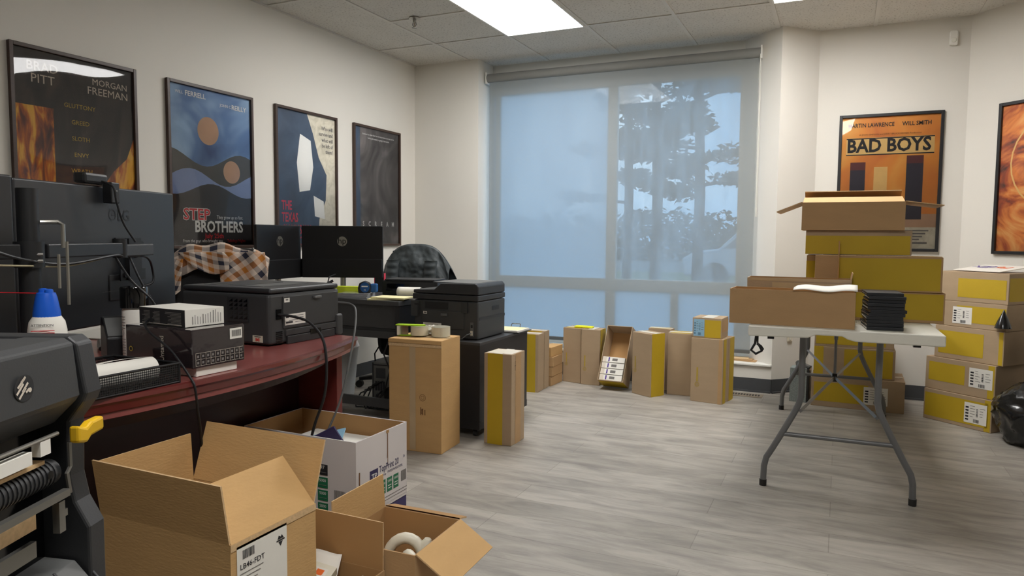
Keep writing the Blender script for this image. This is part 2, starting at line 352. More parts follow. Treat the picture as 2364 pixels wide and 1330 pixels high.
        if bevel:
            md = o.modifiers.new('bevel', 'BEVEL'); md.width = bevel; md.segments = seg; md.limit_method = 'ANGLE'; md.angle_limit = R(40)
        if kind: o['kind'] = kind
        return o

def thing(name, label, cat, loc=(0, 0, 0), rz=0.0, group=None):
    o = bpy.data.objects.new(name, None); COL.objects.link(o); o.empty_display_size = 0.05
    o.location = loc; o.rotation_euler = (0, 0, R(rz)); o['label'] = label; o['category'] = cat
    if group: o['group'] = group
    return o
def tag(o, label, cat, group=None):
    o['label'] = label; o['category'] = cat
    if group: o['group'] = group
    return o
def corner(x, y, which, W, D, rz):
    dx = W / 2 if 'L' in which else -W / 2; dy = D / 2 if 'F' in which else -D / 2
    c, s_ = math.cos(R(rz)), math.sin(R(rz)); return x + dx * c - dy * s_, y + dx * s_ + dy * c

# ---------------------------------------------------------------- room shell
CE = 2.587; XL = -3.425; YF = 5.38; YW = 5.66; XC = -0.42; YR = 5.62
XA = -2.8874; T = 0.61; Y1 = 4.8304
TH = 0.12
MB().box(XL - TH, 3.2, -3.1, 5.9, -0.06, 0, 'floor_planks').build('floor', kind='structure')
cb = MB(); cb.prism([(XL - TH, -3.1), (3.1, -3.1), (3.1, 3.4), (0.86, 5.75), (XL - TH, 5.75)], CE, CE + 0.05, 'ceiling_tile'); ceil = cb.build('ceiling', kind='structure')
# T-bar grid
g = MB(); bw = 0.012
i = -1
while XA + T * i < 3.0:
    x = XA + T * i
    ymax = 5.64 if x < XC - 0.25 else (5.62 if x < 0.73 else 6.35 - x)
    g.box(x - bw, x + bw, -3.0, ymax, CE - 0.006, CE - 0.0005, 'tbar'); i += 1
k = 0
while Y1 - 1.22 * k > -3:
    y = Y1 - 1.22 * k; xe = min(3.0, 6.35 - y); g.box(XL, xe, y - bw, y + bw, CE - 0.0055, CE - 0.0005, 'tbar'); k += 1
g.box(XA, XA + T, Y1 - T - bw, Y1 - T + bw, CE - 0.0055, CE - 0.0005, 'tbar')
# wall angles
g.box(XL, XL + 0.02, -3, YF, CE - 0.008, CE - 0.0005, 'tbar')
g.build('ceiling_grid', parent=ceil)
MB().box(XL - TH, XL, -3.1, 5.9, 0, CE, 'wall_paint').build('wall_left', kind='structure')
wb = MB()
wb.prism([(XL, YF), (-2.80, YF), (-2.80, YW + 0.14), (XL, YW + 0.14)], 0, CE, 'wall_paint')
wb.prism([(XC, YF), (XC + 0.235, YR), (XC + 0.235, YW + 0.14), (XC - 0.28, YW + 0.14), (XC - 0.28, YW)], 0, CE, 'wall_paint')
wb.box(-2.80, XC - 0.28, YW, YW + 0.14, 2.47, CE, 'wall_paint')
wb.prism([(-2.80, YF), (XC, YF), (XC - 0.28, YW), (XC - 0.28, YW + 0.14), (-2.80, YW + 0.14)], 0, 0.19, 'wall_paint')
wb.box(XC + 0.235, 0.80, YR, YR + 0.14, 0, CE, 'wall_paint')
wb.build('wall_back', kind='structure')
MB().prism([(-2.80, YF - 0.014), (XC - 0.006, YF - 0.014), (XC + 0.004, YF), (XC - 0.285, YW), (-2.80, YW)], 0.19, 0.207, 'white_trim').build('trim_1', kind='structure', bevel=0.004)
MB().prism([(0.73, YR), (3.0, 3.35), (3.1, 3.45), (0.83, YR + 0.1)], 0, CE, 'wall_paint').build('wall_corner', kind='structure')
MB().box(3.0, 3.1, -3.1, 3.40, 0, CE, 'wall_paint').build('wall_right', kind='structure')
MB().box(XL, 3.0, -3.1, -3.0, 0, CE, 'wall_paint').build('wall_rear', kind='structure')
bh = 0.10
MB().box(XL, XL + 0.006, -3, YF, 0, bh, 'baseboard').build('baseboard_left', kind='structure')
def strip(pts, name):
    m_ = MB()
    for a, b_ in zip(pts[:-1], pts[1:]):
        a, b_ = Vector(a), Vector(b_); d = (b_ - a).normalized(); nn = Vector((d.y, -d.x)) * 0.006
        m_.prism([tuple(a), tuple(b_), tuple(b_ + nn), tuple(a + nn)], 0, bh, 'baseboard')
        nn2 = nn * 3.2; m_.prism([tuple(a), tuple(b_), tuple(b_ + nn2), tuple(a + nn2)], 0, 0.012, 'baseboard')
    return m_.build(name, kind='structure')
strip([(XL, YF), (XC, YF)], 'baseboard_back'); strip([(XC, YF), (XC + 0.235, YR), (0.73, YR)], 'baseboard_bay'); strip([(0.73, YR), (3.0, 3.35)], 'baseboard_corner')

# window
fr_ = MB()
def fb(x0, x1, z0, z1, d=0.05): fr_.box(x0, x1, YW, YW + d, z0, z1, 'white_trim')
fb(-2.80, XC - 0.28, 2.335, 2.47, 0.06); fb(-2.775, -2.735, 0.207, 2.335); fb(-0.745 + 0.02, XC - 0.28 + 0.0, 0.207, 2.335); fb(-1.757, -1.677, 0.207, 2.335)
fb(-2.735, -1.757, 0.677, 0.772); fb(-1.677, -0.725, 0.677, 0.772); fb(-1.216, -1.158, 0.207, 0.677); fb(-2.735, -0.725, 0.207, 0.25)
wf = fr_.build('window_1', kind='structure', bevel=0.003)
MB().box(-2.735, -1.757, YW + 0.02, YW + 0.026, 0.772, 2.335, 'glass_fogged').build('window_pane', parent=wf)
MB().box(-1.677, -0.725, YW + 0.02, YW + 0.026, 0.772, 2.335, 'glass_wet').build('window_pane', parent=wf)
for a, b_ in ((-2.735, -1.757), (-1.677, -1.216), (-1.158, -0.725)): MB().box(a, b_, YW + 0.02, YW + 0.026, 0.25, 0.677, 'glass_low').build('window_pane', parent=wf)
MB().box(-2.80, -2.775, YW + 0.02, YW + 0.03, 0.207, 2.335, 'glass_low').build('window_pane', parent=wf)

# outdoors
MB().box(-40, 30, 5.9, 90, -0.35, -0.25, 'asphalt').build('ground', kind='structure')
MB().box(-30, 10, 21, 28, -0.25, -0.22, 'lawn').build('lawn', kind='structure')
def clump(mb, c, rx, ry, rz_, n_, key, sz=(0.02, 0.055)):
    for _ in range(n_):
        d = Vector((random.gauss(0, 1), random.gauss(0, 1), random.gauss(0, 1))).normalized() * random.random() ** 0.4
        p = Vector(c) + Vector((d.x * rx, d.y * ry, d.z * rz_)); s_ = random.uniform(*sz)
        a = Vector((random.gauss(0, 1), random.gauss(0, 1), random.gauss(0, 0.4))).normalized() * s_ * 2.2; b2 = a.cross(Vector((random.gauss(0, 1), random.gauss(0, 1), random.gauss(0, 1)))).normalized() * s_
        mb.face([p - a, p + b2, p + a, p - b2], key)
def pine(x, y, H, label, levels, crown0):
    t = thing('pine_tree', label, 'tree', (x, y, -0.25), 0, None)
    MB().tube([(0, 0, 0), (0.03, 0, H * .3), (-0.05, 0.02, H * .6), (0.04, 0, H)], [0.13, 0.12, 0.10, 0.04], 'bark', 10).build('trunk', t, smooth=True)
    br_, fo = MB(), MB()
    for q in range(levels):
        z = crown0 + (H - crown0) * q / levels; an = random.uniform(0, 6.28); L = random.uniform(0.5, 1.7) * (1.15 - 0.5 * q / levels)
        e = Vector((math.cos(an) * L, math.sin(an) * L * 0.8, z + random.uniform(-0.1, 0.35)))
        br_.tube([(0, 0, z), (e.x * .5, e.y * .5, z + .1), tuple(e)], [0.05, 0.035, 0.012], 'bark', 6)
        for f_ in (0.45, 0.75, 1.0): clump(fo, (e.x * f_, e.y * f_, z + 0.1 + 0.1 * f_), 0.46, 0.42, random.uniform(.10, .26), 150, 'needles')
    br_.build('branch', t); fo.build('foliage', t)
pine(-3.95, 16.6, 7.5, 'tall pine with layered boughs seen through the right pane, left of the bare-sided pine', 20, 2.5)
pine(-3.05, 17.0, 8.0, 'tall pine nearest the right edge of the window with a bare lower trunk', 20, 2.3)
pine(-5.3, 19.0, 8.5, 'smaller pine right beside the middle window mullion', 13, 1.8)
hd = MB()
for q in range(60): clump(hd, (-28 + q * 0.75, 44 + random.uniform(-1, 1), 0.9 + random.uniform(-.2, .5)), 0.9, 0.8, 1.7, 260, 'hedge', (0.06, 0.14))
o = hd.build('hedge'); o['kind'] = 'stuff'; tag(o, 'low distant line of bushes beyond the parking lot', 'bushes')
# car
car = thing('parked_car', 'white sport utility vehicle parked outside behind the right window pane', 'car', (-1.75, 20.6, -0.25), 6)
pf = [(-2.2, .35), (-2.25, .8), (-1.95, 1.0), (-1.3, 1.08), (-0.75, 1.62), (1.5, 1.68), (2.0, 1.1), (2.15, .9), (2.15, .35)]
MB().prism(pf, -0.9, 0.9, 'car_paint', PF((0, 0, 0), X, Z)).build('body', car, bevel=0.06, seg=3)
for s_ in (-0.905, 0.905):
    MB().prism([(-1.15, 1.1), (-0.68, 1.55), (0.3, 1.58), (0.3, 1.1)], s_ - .004, s_ + .004, 'car_glass', PF((0, 0, 0), X, Z)).build('side_window', car)
    MB().prism([(0.38, 1.1), (0.38, 1.58), (1.4, 1.6), (1.75, 1.1)], s_ - .004, s_ + .004, 'car_glass', PF((0, 0, 0), X, Z)).build('side_window', car)
    for xw in (-1.4, 1.35): MB().lathe([(0.05, -.1), (0.34, -.1), (0.36, -.05), (0.36, .05), (0.34, .1), (0.05, .1)], 'tyre', M=Matrix.Translation((xw, s_ * .95, 0.36)) @ Matrix.Rotation(R(90), 4, 'X')).build('wheel', car, smooth=True)

# roller blind
YB = 5.50
rb = thing('roller_blind', 'grey see-through roller blind covering the whole window', 'blind', (-1.67, YB, 0.27))
MB().tube([(-1.10, 0, 2.178), (1.10, 0, 2.178)], 0.036, 'blind_tube', 20).build('roller_tube', rb, smooth=True)
MB().box(-1.085, 1.085, -0.0008, 0.0008, 0.01, 2.15, 'blind_fabric').build('fabric', rb)
MB().box(-1.085, 1.085, -0.010, 0.010, -0.012, 0.016, 'grey_plastic').build('bottom_bar', rb, bevel=0.004)
for s_ in (-1, 1): MB().box(s_ * 1.105 - .006, s_ * 1.105 + .006, -0.035, 0.16, 2.13, 2.225, 'white_trim').build('bracket', rb, bevel=0.003)
ch = MB(); ch.tube([(1.098, -0.03, 2.17), (1.098, -0.03, 1.0)], 0.0025, 'white_plastic', 6); ch.tube([(1.098, 0.03, 2.17), (1.098, 0.03, 1.0)], 0.0025, 'white_plastic', 6); ch.build('pull_chain', rb)

# ceiling lights
LI = [(1, 3, 0), (1, 6, 0), (4, 3, 0), (4, 6, 0)]
lt_lab = {(1, 0): 'bright flush ceiling light panel in the ceiling left of the window centre', (1, 1): 'flush ceiling light panel over the printer desk, out of frame', (4, 0): 'flush ceiling light panel whose end just shows at the top edge above the window corner', (4, 1): 'flush ceiling light panel near the camera, out of frame'}
for ci in (1, 4):
    for ri, y1 in enumerate((Y1, Y1 - 3.66)):
        if ci == 1 and ri == 1: continue
        x0 = XA + T * ci; t = thing('ceiling_light', lt_lab[(ci, ri)], 'light', (x0 + T / 2, y1 - 0.61, CE - 0.012), 0, 'flush ceiling light panels')
        MB().box(-T / 2 + .018, T / 2 - .018, -0.61 + .018, 0.61 - .018, 0.001, 0.006, 'light_diffuser').build('diffuser', t)
        f_ = MB()
        for a in ((-T / 2 + .006, -T / 2 + .018, -.604, .604), (T / 2 - .018, T / 2 - .006, -.604, .604), (-T / 2 + .018, T / 2 - .018, -.604, -.592), (-T / 2 + .018, T / 2 - .018, .592, .604)): f_.box(*a, -0.002, 0.011, 'white_trim')
        f_.build('frame', t)
# sprinkler head
t = thing('sprinkler_head', 'small brass fire sprinkler hanging from the ceiling tile', 'sprinkler', (-2.677, 4.203, CE - 0.07))
MB().lathe([(0.004, 0.069), (0.036, 0.069), (0.04, 0.062), (0.012, 0.058)], 'silver').build('escutcheon', t, smooth=True)
MB().lathe([(0.012, 0.035), (0.012, 0.06)], 'silver', n_=12).tube([(0.010, 0, 0.038), (0.015, 0, 0.022), (0.004, 0, 0.006)], 0.0032, 'steel', 6).tube([(-0.010, 0, 0.038), (-0.015, 0, 0.022), (-0.004, 0, 0.006)], 0.0032, 'steel', 6).lathe([(0.004, 0.006), (0.004, 0.036)], 'vent_metal', n_=8).build('frame', t)
MB().lathe([(0.018, 0.0), (0.018, 0.003), (0.006, 0.006)], 'steel').build('deflector', t)
# motion sensor
t = thing('motion_sensor', 'small white motion sensor high on the wall right of the orange poster', 'sensor', (0.63, YR - 0.0, 2.40))
MB().prism([(-0.024, 0), (0.024, 0), (0.024, 0.085), (0.018, 0.095), (-0.018, 0.095), (-0.024, 0.085)], 0, 0.035, 'white_trim', PF((0, 0, 0))).build('housing', t, bevel=0.006)
MB().lathe([(0.001, 0), (0.013, 0.002), (0.016, 0.01)], 'white_plastic', M=Matrix.Translation((0, -0.046, 0.03)) @ Matrix.Rotation(R(-90), 4, 'X')).build('lens', t, smooth=True)
# outlet on the column
t = thing('outlet_cover', 'beige outlet cover on the angled column below the table height', 'outlet', (-0.315, 5.487, 0.37), 48)
MB().box(-.022, .022, -.012, -0.002, 0, 0.07, 'beige_plastic').build('plate', t, bevel=0.003)
MB().box(-.008, .008, -.014, -0.011, 0.012, 0.03, 'white_trim').box(-.008, .008, -.014, -0.011, 0.04, 0.058, 'white_trim').build('socket', t)
# floor register
t = thing('floor_register', 'tan metal floor air register under the window ledge', 'vent', (-0.63, 5.235, 0.0005), 0)
f_ = MB(); f_.box(-.17, .17, -.055, .055, 0, 0.004, 'vent_metal'); f_.build('frame', t, bevel=0.0015)
f_ = MB()
for q in range(16):
    for r_ in (-.024, .004): f_.box(-.15 + q * .0192, -.15 + q * .0192 + .011, r_, r_ + .02, 0.0045, 0.0052, 'ink')
f_.build('slots', t)

# ---------------------------------------------------------------- posters
def poster(label, W, H, loc, rz, fmat, draw, fw=0.018, fd=0.022):
    t = thing('framed_poster', label, 'poster', loc, rz, None)
    f_ = MB(); P = PF((0, 0, 0))
    f_.box(-W / 2, -W / 2 + fw, 0, H, 0.001, fd, fmat, P).box(W / 2 - fw, W / 2, 0, H, 0.001, fd, fmat, P).box(-W / 2 + fw, W / 2 - fw, 0, fw, 0.001, fd, fmat, P).box(-W / 2 + fw, W / 2 - fw, H - fw, H, 0.001, fd, fmat, P)
    f_.build('frame', t, bevel=0.002)
    w_, h_ = W - 2 * fw, H - 2 * fw; M = PF((-w_ / 2, -0.006, fw)); a, tx = MB(), MB()
    draw(a, tx, M, w_, h_)
    a.build('print', t)
    if tx.v: tx.build('lettering', t)
    MB().face([(0, 0, 0.0055), (w_, 0, 0.0055), (w_, h_, 0.0055), (0, h_, 0.0055)], 'glazing', M).build('glazing', t)
    return t
def rect(a, M, x0, x1, y0, y1, h, key): a.face([(x0, y0, h), (x1, y0, h), (x1, y1, h), (x0, y1, h)], key, M)
def blob(a, M, pts, h, key): a.face([(p[0], p[1], h) for p in pts], key, M)
def d1(a, tx, M, w_, h_):
    rect(a, M, 0, w_, 0, h_, 0, 'art_char')
    rect(a, M, 0, w_ * .30, 0, h_ * .72, 0.0004, 'art_ember')
    blob(a, M, [(w_ * .30, 0), (w_, 0), (w_, h_ * .62), (w_ * .93, h_ * .5), (w_ * .8, h_ * .42), (w_ * .7, h_ * .33), (w_ * .55, h_ * .30), (w_ * .42, h_ * .24), (w_ * .34, h_ * .3), (w_ * .30, h_ * .34)], 0.0005, 'art_ember')
    tx.text('BRAD', .058, 'ink_cream', M, w_ * .10, h_ * .90); tx.text('PITT', .058, 'ink_cream', M, w_ * .13, h_ * .838)
    tx.text('MORGAN', .044, 'ink_cream', M, w_ * .63, h_ * .885); tx.text('FREEMAN', .052, 'ink_cream', M, w_ * .585, h_ * .832)
    for q, s_ in enumerate(['GLUTTONY', 'GREED', 'SLOTH', 'ENVY', 'WRATH', 'PRIDE', 'LUST']): tx.text(s_, .030, 'ink_gold', M, w_ * .52, h_ * (.74 - q * .086), align='CENTER')
def d2(a, tx, M, w_, h_):
    rect(a, M, 0, w_, 0, h_, 0, 'art_blue'); rect(a, M, 0, w_, 0, h_ * .14, 0.0012, 'art_dark')
    def wave(y0, amp, ph, h, key):
        blob(a, M, [(0, .13 * h_)] + [(w_, .13 * h_)] + [(w_ * (1 - q / 14), h_ * (y0 + amp * math.sin(ph + q * .5))) for q in range(15)], h, key)
    wave(.56, .05, 0.6, .0003, 'art_vest'); wave(.44, .05, 2.4, .0005, 'art_shirt'); wave(.36, .04, 4.2, .0007, 'art_dark')
    a.disc(.45 * w_, .74 * h_, .13 * w_, .09 * h_, 0.0009, 'art_tan', M); a.disc(.74 * w_, .49 * h_, .11 * w_, .075 * h_, 0.0009, 'art_tan', M)
    tx.text('WILL', .024, 'ink_white', M, .07 * w_, .945 * h_, bold=.01, h=.002); tx.text('FERRELL', .040, 'ink_white', M, .18 * w_, .94 * h_, bold=.02, h=.002)
    tx.text('JOHN C.', .024, 'ink_white', M, .60 * w_, .915 * h_, bold=.01, h=.002); tx.text('REILLY', .040, 'ink_white', M, .75 * w_, .91 * h_, bold=.02, h=.002)
    tx.text('STEP', .092, 'ink_white', M, .13 * w_, .165 * h_, bold=.05, h=.0018); tx.text('STEP', .092, 'ink_red', M, .13 * w_, .165 * h_, bold=.015, h=.0024)
    tx.text('BROTHERS', .092, 'ink_white', M, .26 * w_, .088 * h_, bold=.03, sx=.82, h=.002)
    tx.text('They grew up so fast.', .030, 'ink_white', M, .53 * w_, .175 * h_, sx=.8, h=.002); tx.text('July 25th', .040, 'ink_red', M, .5 * w_, .047 * h_, align='CENTER', bold=.01, h=.002)
    tx.text('From the guys who brought you', .026, 'ink_white', M, .12 * w_, .02 * h_, sx=.85, h=.002); tx.text('Talladega Nights', .026, 'ink_red', M, .66 * w_, .02 * h_, sx=.85, h=.002)
def d3(a, tx, M, w_, h_):
    rect(a, M, 0, w_, 0, h_, 0, 'art_slate')
    blob(a, M, [(.5 * w_, h_), (w_, h_), (w_, 0), (.68 * w_, 0), (.70 * w_, .2 * h_), (.82 * w_, .35 * h_), (.84 * w_, .55 * h_), (.70 * w_, .68 * h_), (.60 * w_, .86 * h_)], 0.0004, 'art_cream')
    blob(a, M, [(.38 * w_, .84 * h_), (.56 * w_, .80 * h_), (.60 * w_, .60 * h_), (.54 * w_, .42 * h_), (.36 * w_, .40 * h_), (.32 * w_, .62 * h_)], 0.0006, 'ink_white')
    blob(a, M, [(.60 * w_, .38 * h_), (.78 * w_, .34 * h_), (.80 * w_, .20 * h_), (.62 * w_, .22 * h_)], 0.0008, 'ink_white')
    for q, s_ in enumerate(['Who will', 'survive and', 'what will', 'be left of', 'them?']): tx.text(s_, .040, 'ink_grey', M, .96 * w_, (.90 - q * .045) * h_, align='RIGHT', bold=.012, sx=.85, h=.002)
    for q, s_ in enumerate(['THE', 'TEXAS', 'CHAINSAW', 'MASSACRE']): tx.text(s_, .088, 'ink_pinkred', M, .06 * w_, (.262 - q * .09) * h_, bold=.02, sx=.62, h=.002)
def d4(a, tx, M, w_, h_):
    rect(a, M, 0, w_, 0, h_, 0, 'art_grey'); rect(a, M, 0, w_ * .12, 0, h_, 0.0003, 'art_slate')
    tx.text('Someone has taken their love of scary movies one step too far.', .020, 'ink_white', M, .53 * w_, .94 * h_, align='CENTER', sx=.85, h=.002)
    tx.text('Solving this mystery is going to be murder.', .020, 'ink_white', M, .53 * w_, .91 * h_, align='CENTER', sx=.85, h=.002)
    for q, s_ in enumerate('SCREAM'): tx.text(s_, .055, 'ink_white', M, (.18 + q * .135) * w_, .155 * h_, align='CENTER', bold=.02, sx=.8, h=.002)
def d5(a, tx, M, w_, h_):
    rect(a, M, 0, w_, 0, h_, 0, 'art_orange'); rect(a, M, 0, w_, 0, h_ * .16, 0.0003, 'art_cream'); rect(a, M, 0, w_, h_ * .16, h_ * .26, 0.0003, 'art_tan')
    rect(a, M, 0.05 * w_, .95 * w_, .715 * h_, .845 * h_, 0.0003, 'art_beige')
    rect(a, M, .05 * w_, .95 * w_, .835 * h_, .843 * h_, 0.0006, 'ink'); rect(a, M, .05 * w_, .95 * w_, .712 * h_, .720 * h_, 0.0006, 'ink')
    rect(a, M, .10 * w_, .26 * w_, .28 * h_, .66 * h_, .0008, 'art_navy'); rect(a, M, .35 * w_, .49 * w_, .28 * h_, .62 * h_, .0008, 'art_beige'); rect(a, M, .68 * w_, .85 * w_, .22 * h_, .70 * h_, .0008, 'art_navy')
    rect(a, M, .10 * w_, .26 * w_, .60 * h_, .66 * h_, .0010, 'art_maroon'); rect(a, M, .68 * w_, .85 * w_, .64 * h_, .70 * h_, .0010, 'art_maroon')
    tx.text('MARTIN LAWRENCE', .040, 'ink', M, .06 * w_, .925 * h_, bold=.015, sx=.78, h=.002); tx.text('WILL SMITH', .040, 'ink', M, .62 * w_, .925 * h_, bold=.015, sx=.82, h=.002)
    tx.text('BAD BOYS', .125, 'ink', M, .055 * w_, .738 * h_, bold=.03, sx=.88, h=.002)
    tx.text('A DON SIMPSON and JERRY BRUCKHEIMER Production', .016, 'ink_brown', M, .5 * w_, .862 * h_, align='CENTER', h=.002)
    for q in range(4): rect(a, M, .55 * w_, (.93 - .03 * q) * w_, (.13 - .022 * q) * h_, (.141 - .022 * q) * h_, 0.0007, 'ink_grey')
    rect(a, M, .6 * w_, .92 * w_, .035 * h_, .05 * h_, .0007, 'ink_grey')
def d6(a, tx, M, w_, h_):
    rect(a, M, 0, w_, 0, h_, 0, 'art_rust')
    a.ring(.6 * w_, .6 * h_, .30, .31, 0.0005, 'art_beige', M); 
PH = 0.945; zb = 1.028
def onleft(y0, y1): return (XL + 0.001, (y0 + y1) / 2, zb)
poster('walnut framed dark poster with flame orange streaks, nearest the camera on the left wall', .635, PH, onleft(2.005, 2.64), 90, 'frame_walnut', d1)
poster('walnut framed blue poster with red and white title, second along the left wall', .635, PH, onleft(2.828, 3.463), 90, 'frame_walnut', d2)
poster('walnut framed slate and cream poster with red title, third along the left wall', .635, PH, onleft(3.66, 4.295), 90, 'frame_walnut', d3)
poster('walnut framed dark grey poster with spaced white letters, nearest the far corner', .635, PH, onleft(4.49, 5.13), 90, 'frame_walnut', d4)
poster('black framed orange poster with bold black title, hung above the box tower', .64, .95, (0.281, YR - 0.001, 1.03), 0, 'frame_black', d5, fw=.02)
poster('black framed rusty orange poster cut by the right edge of the photo', .66, .95, (1.125, 5.225 - .001, 1.024), -45, 'frame_black', d6, fw=.02)

# ---------------------------------------------------------------- cartons
def faceframe(F, W, D, H):
    return {'F': (PF((-W / 2, -D / 2, 0)), W, H), 'R': (PF((W / 2, -D / 2, 0), Y), D, H), 'B': (PF((W / 2, D / 2, 0), -X), W, H), 'L': (PF((-W / 2, D / 2, 0), -Y), D, H), 'T': (PF((-W / 2, -D / 2, H), X, Y), W, D)}[F]
def ship_label(t, W, D, H, F, u, v, lw, lh, bg_='paper', seed=1, rot=0, turn=False):
    M, fw_, fh = faceframe(F, W, D, H); rnd = random.Random(seed)
    M = M @ Matrix.Translation((u, v, 0)) @ Matrix.Rotation(R(rot), 4, 'Z')
    a = MB(); a.face([(0, 0, .0016), (lw, 0, .0016), (lw, lh, .0016), (0, lh, .0016)], bg_, M); lo = a.build('shipping_label', t)
    p = MB(); h = .0022
    key = 'ink_blue' if bg_ == 'label_blue' else 'ink'
    x = lw * .08
    for q in range(5): p.face([(lw * .06, lh * (.12 + q * .15), h), (lw * .20, lh * (.12 + q * .15), h), (lw * .20, lh * (.2 + q * .15), h), (lw * .06, lh * (.2 + q * .15), h)], key, M)
    x = lw * .42
    while x < lw * .68:
        b_ = rnd.uniform(.006, .02) * lw; p.face([(x, lh * .05, h), (x + b_, lh * .05, h), (x + b_, lh * .22, h), (x, lh * .22, h)], key, M); x += b_ + rnd.uniform(.006, .016) * lw
    y = lh * .35
    while y < lh * .75:
        b_ = rnd.uniform(.02, .05) * lh; p.face([(lw * .54, y, h), (lw * .62, y, h), (lw * .62, y + b_, h), (lw * .54, y + b_, h)], key, M); y += b_ + rnd.uniform(.015, .04) * lh
    for q in range(9):
        y = lh * (.32 + .065 * q); L = rnd.uniform(.12, .24) * lw; x0 = lw * (.70 if q % 2 else .26)
        p.face([(x0, y, h), (x0 + L, y, h), (x0 + L, y + lh * .022, h), (x0, y + lh * .022, h)], 'ink_grey', M)
    p.build('print', lo)
def flap(t, W, D, H, side, ln, ang, mo='card', mi='card_inside', th=.004, a0=0.0, a1=1.0, inset=.003):
    M, fw_, fh = faceframe(side, W, D, H)
    M = M @ Matrix.Translation((0, fh, 0)) @ Matrix.Rotation(R(ang), 4, 'X')
    a = MB(); x0, x1 = a0 * fw_ + inset, a1 * fw_ - inset
    a.face([(x0, 0, 0), (x1, 0, 0), (x1 - .002, ln, 0), (x0 + .002, ln, 0)], mo, M)
    a.face([(x0, 0, -th), (x0 + .002, ln, -th), (x1 - .002, ln, -th), (x1, 0, -th)], mi, M)
    a.face([(x0 + .002, ln, 0), (x1 - .002, ln, 0), (x1 - .002, ln, -th), (x0 + .002, ln, -th)], 'card_edge', M)
    a.face([(x0, 0, 0), (x0 + .002, ln, 0), (x0 + .002, ln, -th), (x0, 0, -th)], 'card_edge', M); a.face([(x1, 0, 0), (x1, 0, -th), (x1 - .002, ln, -th), (x1 - .002, ln, 0)], 'card_edge', M)
    return a.build('flap', t)
def carton(label, W, D, H, anc, rz=0, z=0.0, body='card_grey', patches=(), opened=False, flaps=(), tape='T', group=None, name='cardboard_box', inner='card_inside', labels=(), marks=()):
    if len(anc) == 3: cx, cy = corner(anc[0], anc[1], anc[2], W, D, rz)
    else: cx, cy = anc
    t = thing(name, label, 'box', (cx, cy, z), rz, group)
    a = MB()
    if not opened:
        a.box(-W / 2, W / 2, -D / 2, D / 2, 0.0005, H, body)
    else:
        th = .004
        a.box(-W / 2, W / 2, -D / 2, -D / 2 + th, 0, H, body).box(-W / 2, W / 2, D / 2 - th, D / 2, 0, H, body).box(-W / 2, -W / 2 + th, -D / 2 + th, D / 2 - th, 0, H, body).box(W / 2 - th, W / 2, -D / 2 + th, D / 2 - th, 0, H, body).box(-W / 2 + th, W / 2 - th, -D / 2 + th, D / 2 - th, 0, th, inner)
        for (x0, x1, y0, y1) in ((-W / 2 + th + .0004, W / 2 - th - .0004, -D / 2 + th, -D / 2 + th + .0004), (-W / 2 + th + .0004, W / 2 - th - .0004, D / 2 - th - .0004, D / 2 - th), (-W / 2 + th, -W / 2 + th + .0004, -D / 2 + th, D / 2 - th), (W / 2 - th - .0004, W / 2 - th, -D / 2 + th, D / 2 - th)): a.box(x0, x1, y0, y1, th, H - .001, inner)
    for (F, u0, u1, v0, v1, key) in patches:
        M, fw_, fh = faceframe(F, W, D, H); a.face([(u0 * fw_, v0 * fh, .0009), (u1 * fw_, v0 * fh, .0009), (u1 * fw_, v1 * fh, .0009), (u0 * fw_, v1 * fh, .0009)], key, M)
    a.build('body', t, bevel=0.0022 if not opened else 0.0)
    if not opened:
        s_ = MB(); M, fw_, fh = faceframe('T', W, D, H)
        if W >= D: s_.face([(.002, fh / 2 - .001, .001), (fw_ - .002, fh / 2 - .001, .001), (fw_ - .002, fh / 2 + .001, .001), (.002, fh / 2 + .001, .001)], 'ink_brown', M)
        else: s_.face([(fw_ / 2 - .001, .002, .001), (fw_ / 2 + .001, .002, .001), (fw_ / 2 + .001, fh - .002, .001), (fw_ / 2 - .001, fh - .002, .001)], 'ink_brown', M)
        s_.build('top_seam', t)
        if tape:
            s_ = MB(); tw = .024
            if W >= D: s_.face([(.0, fh / 2 - tw, .0015), (fw_, fh / 2 - tw, .0015), (fw_, fh / 2 + tw, .0015), (.0, fh / 2 + tw, .0015)], 'tape_white' if tape == 'W' else 'clear_tape', M)
            else: s_.face([(fw_ / 2 - tw, 0, .0015), (fw_ / 2 + tw, 0, .0015), (fw_ / 2 + tw, fh, .0015), (fw_ / 2 - tw, fh, .0015)], 'tape_white' if tape == 'W' else 'clear_tape', M)
            s_.build('packing_tape', t)
    for f_ in flaps: flap(t, W, D, H, *f_[:3], mo=f_[3] if len(f_) > 3 else body, mi=f_[4] if len(f_) > 4 else inner)
    for q, L in enumerate(labels): ship_label(t, W, D, H, *L)
    for (F, u, v, s_) in marks:      # round printed mark with a word running up the face
        M, fw_, fh = faceframe(F, W, D, H); a = MB(); a.ring(u, v, s_ * .8, s_, .0013, 'card_mark', M); a.ring(u, v, s_ * .35, s_ * .5, .0013, 'card_mark', M)
        M2 = M @ Matrix.Translation((u + s_ * .4, v + s_ * 1.3, 0)) @ Matrix.Rotation(R(90), 4, 'Z'); a.text('luminus', s_ * 1.6, 'card_mark', M2, h=.0013) if False else a.box(0, s_ * 6, 0, s_ * .7, .001, .0013, 'card_mark', M2)
        a.build('printed_mark', t)
    return t

Yl = 'card_yellow'
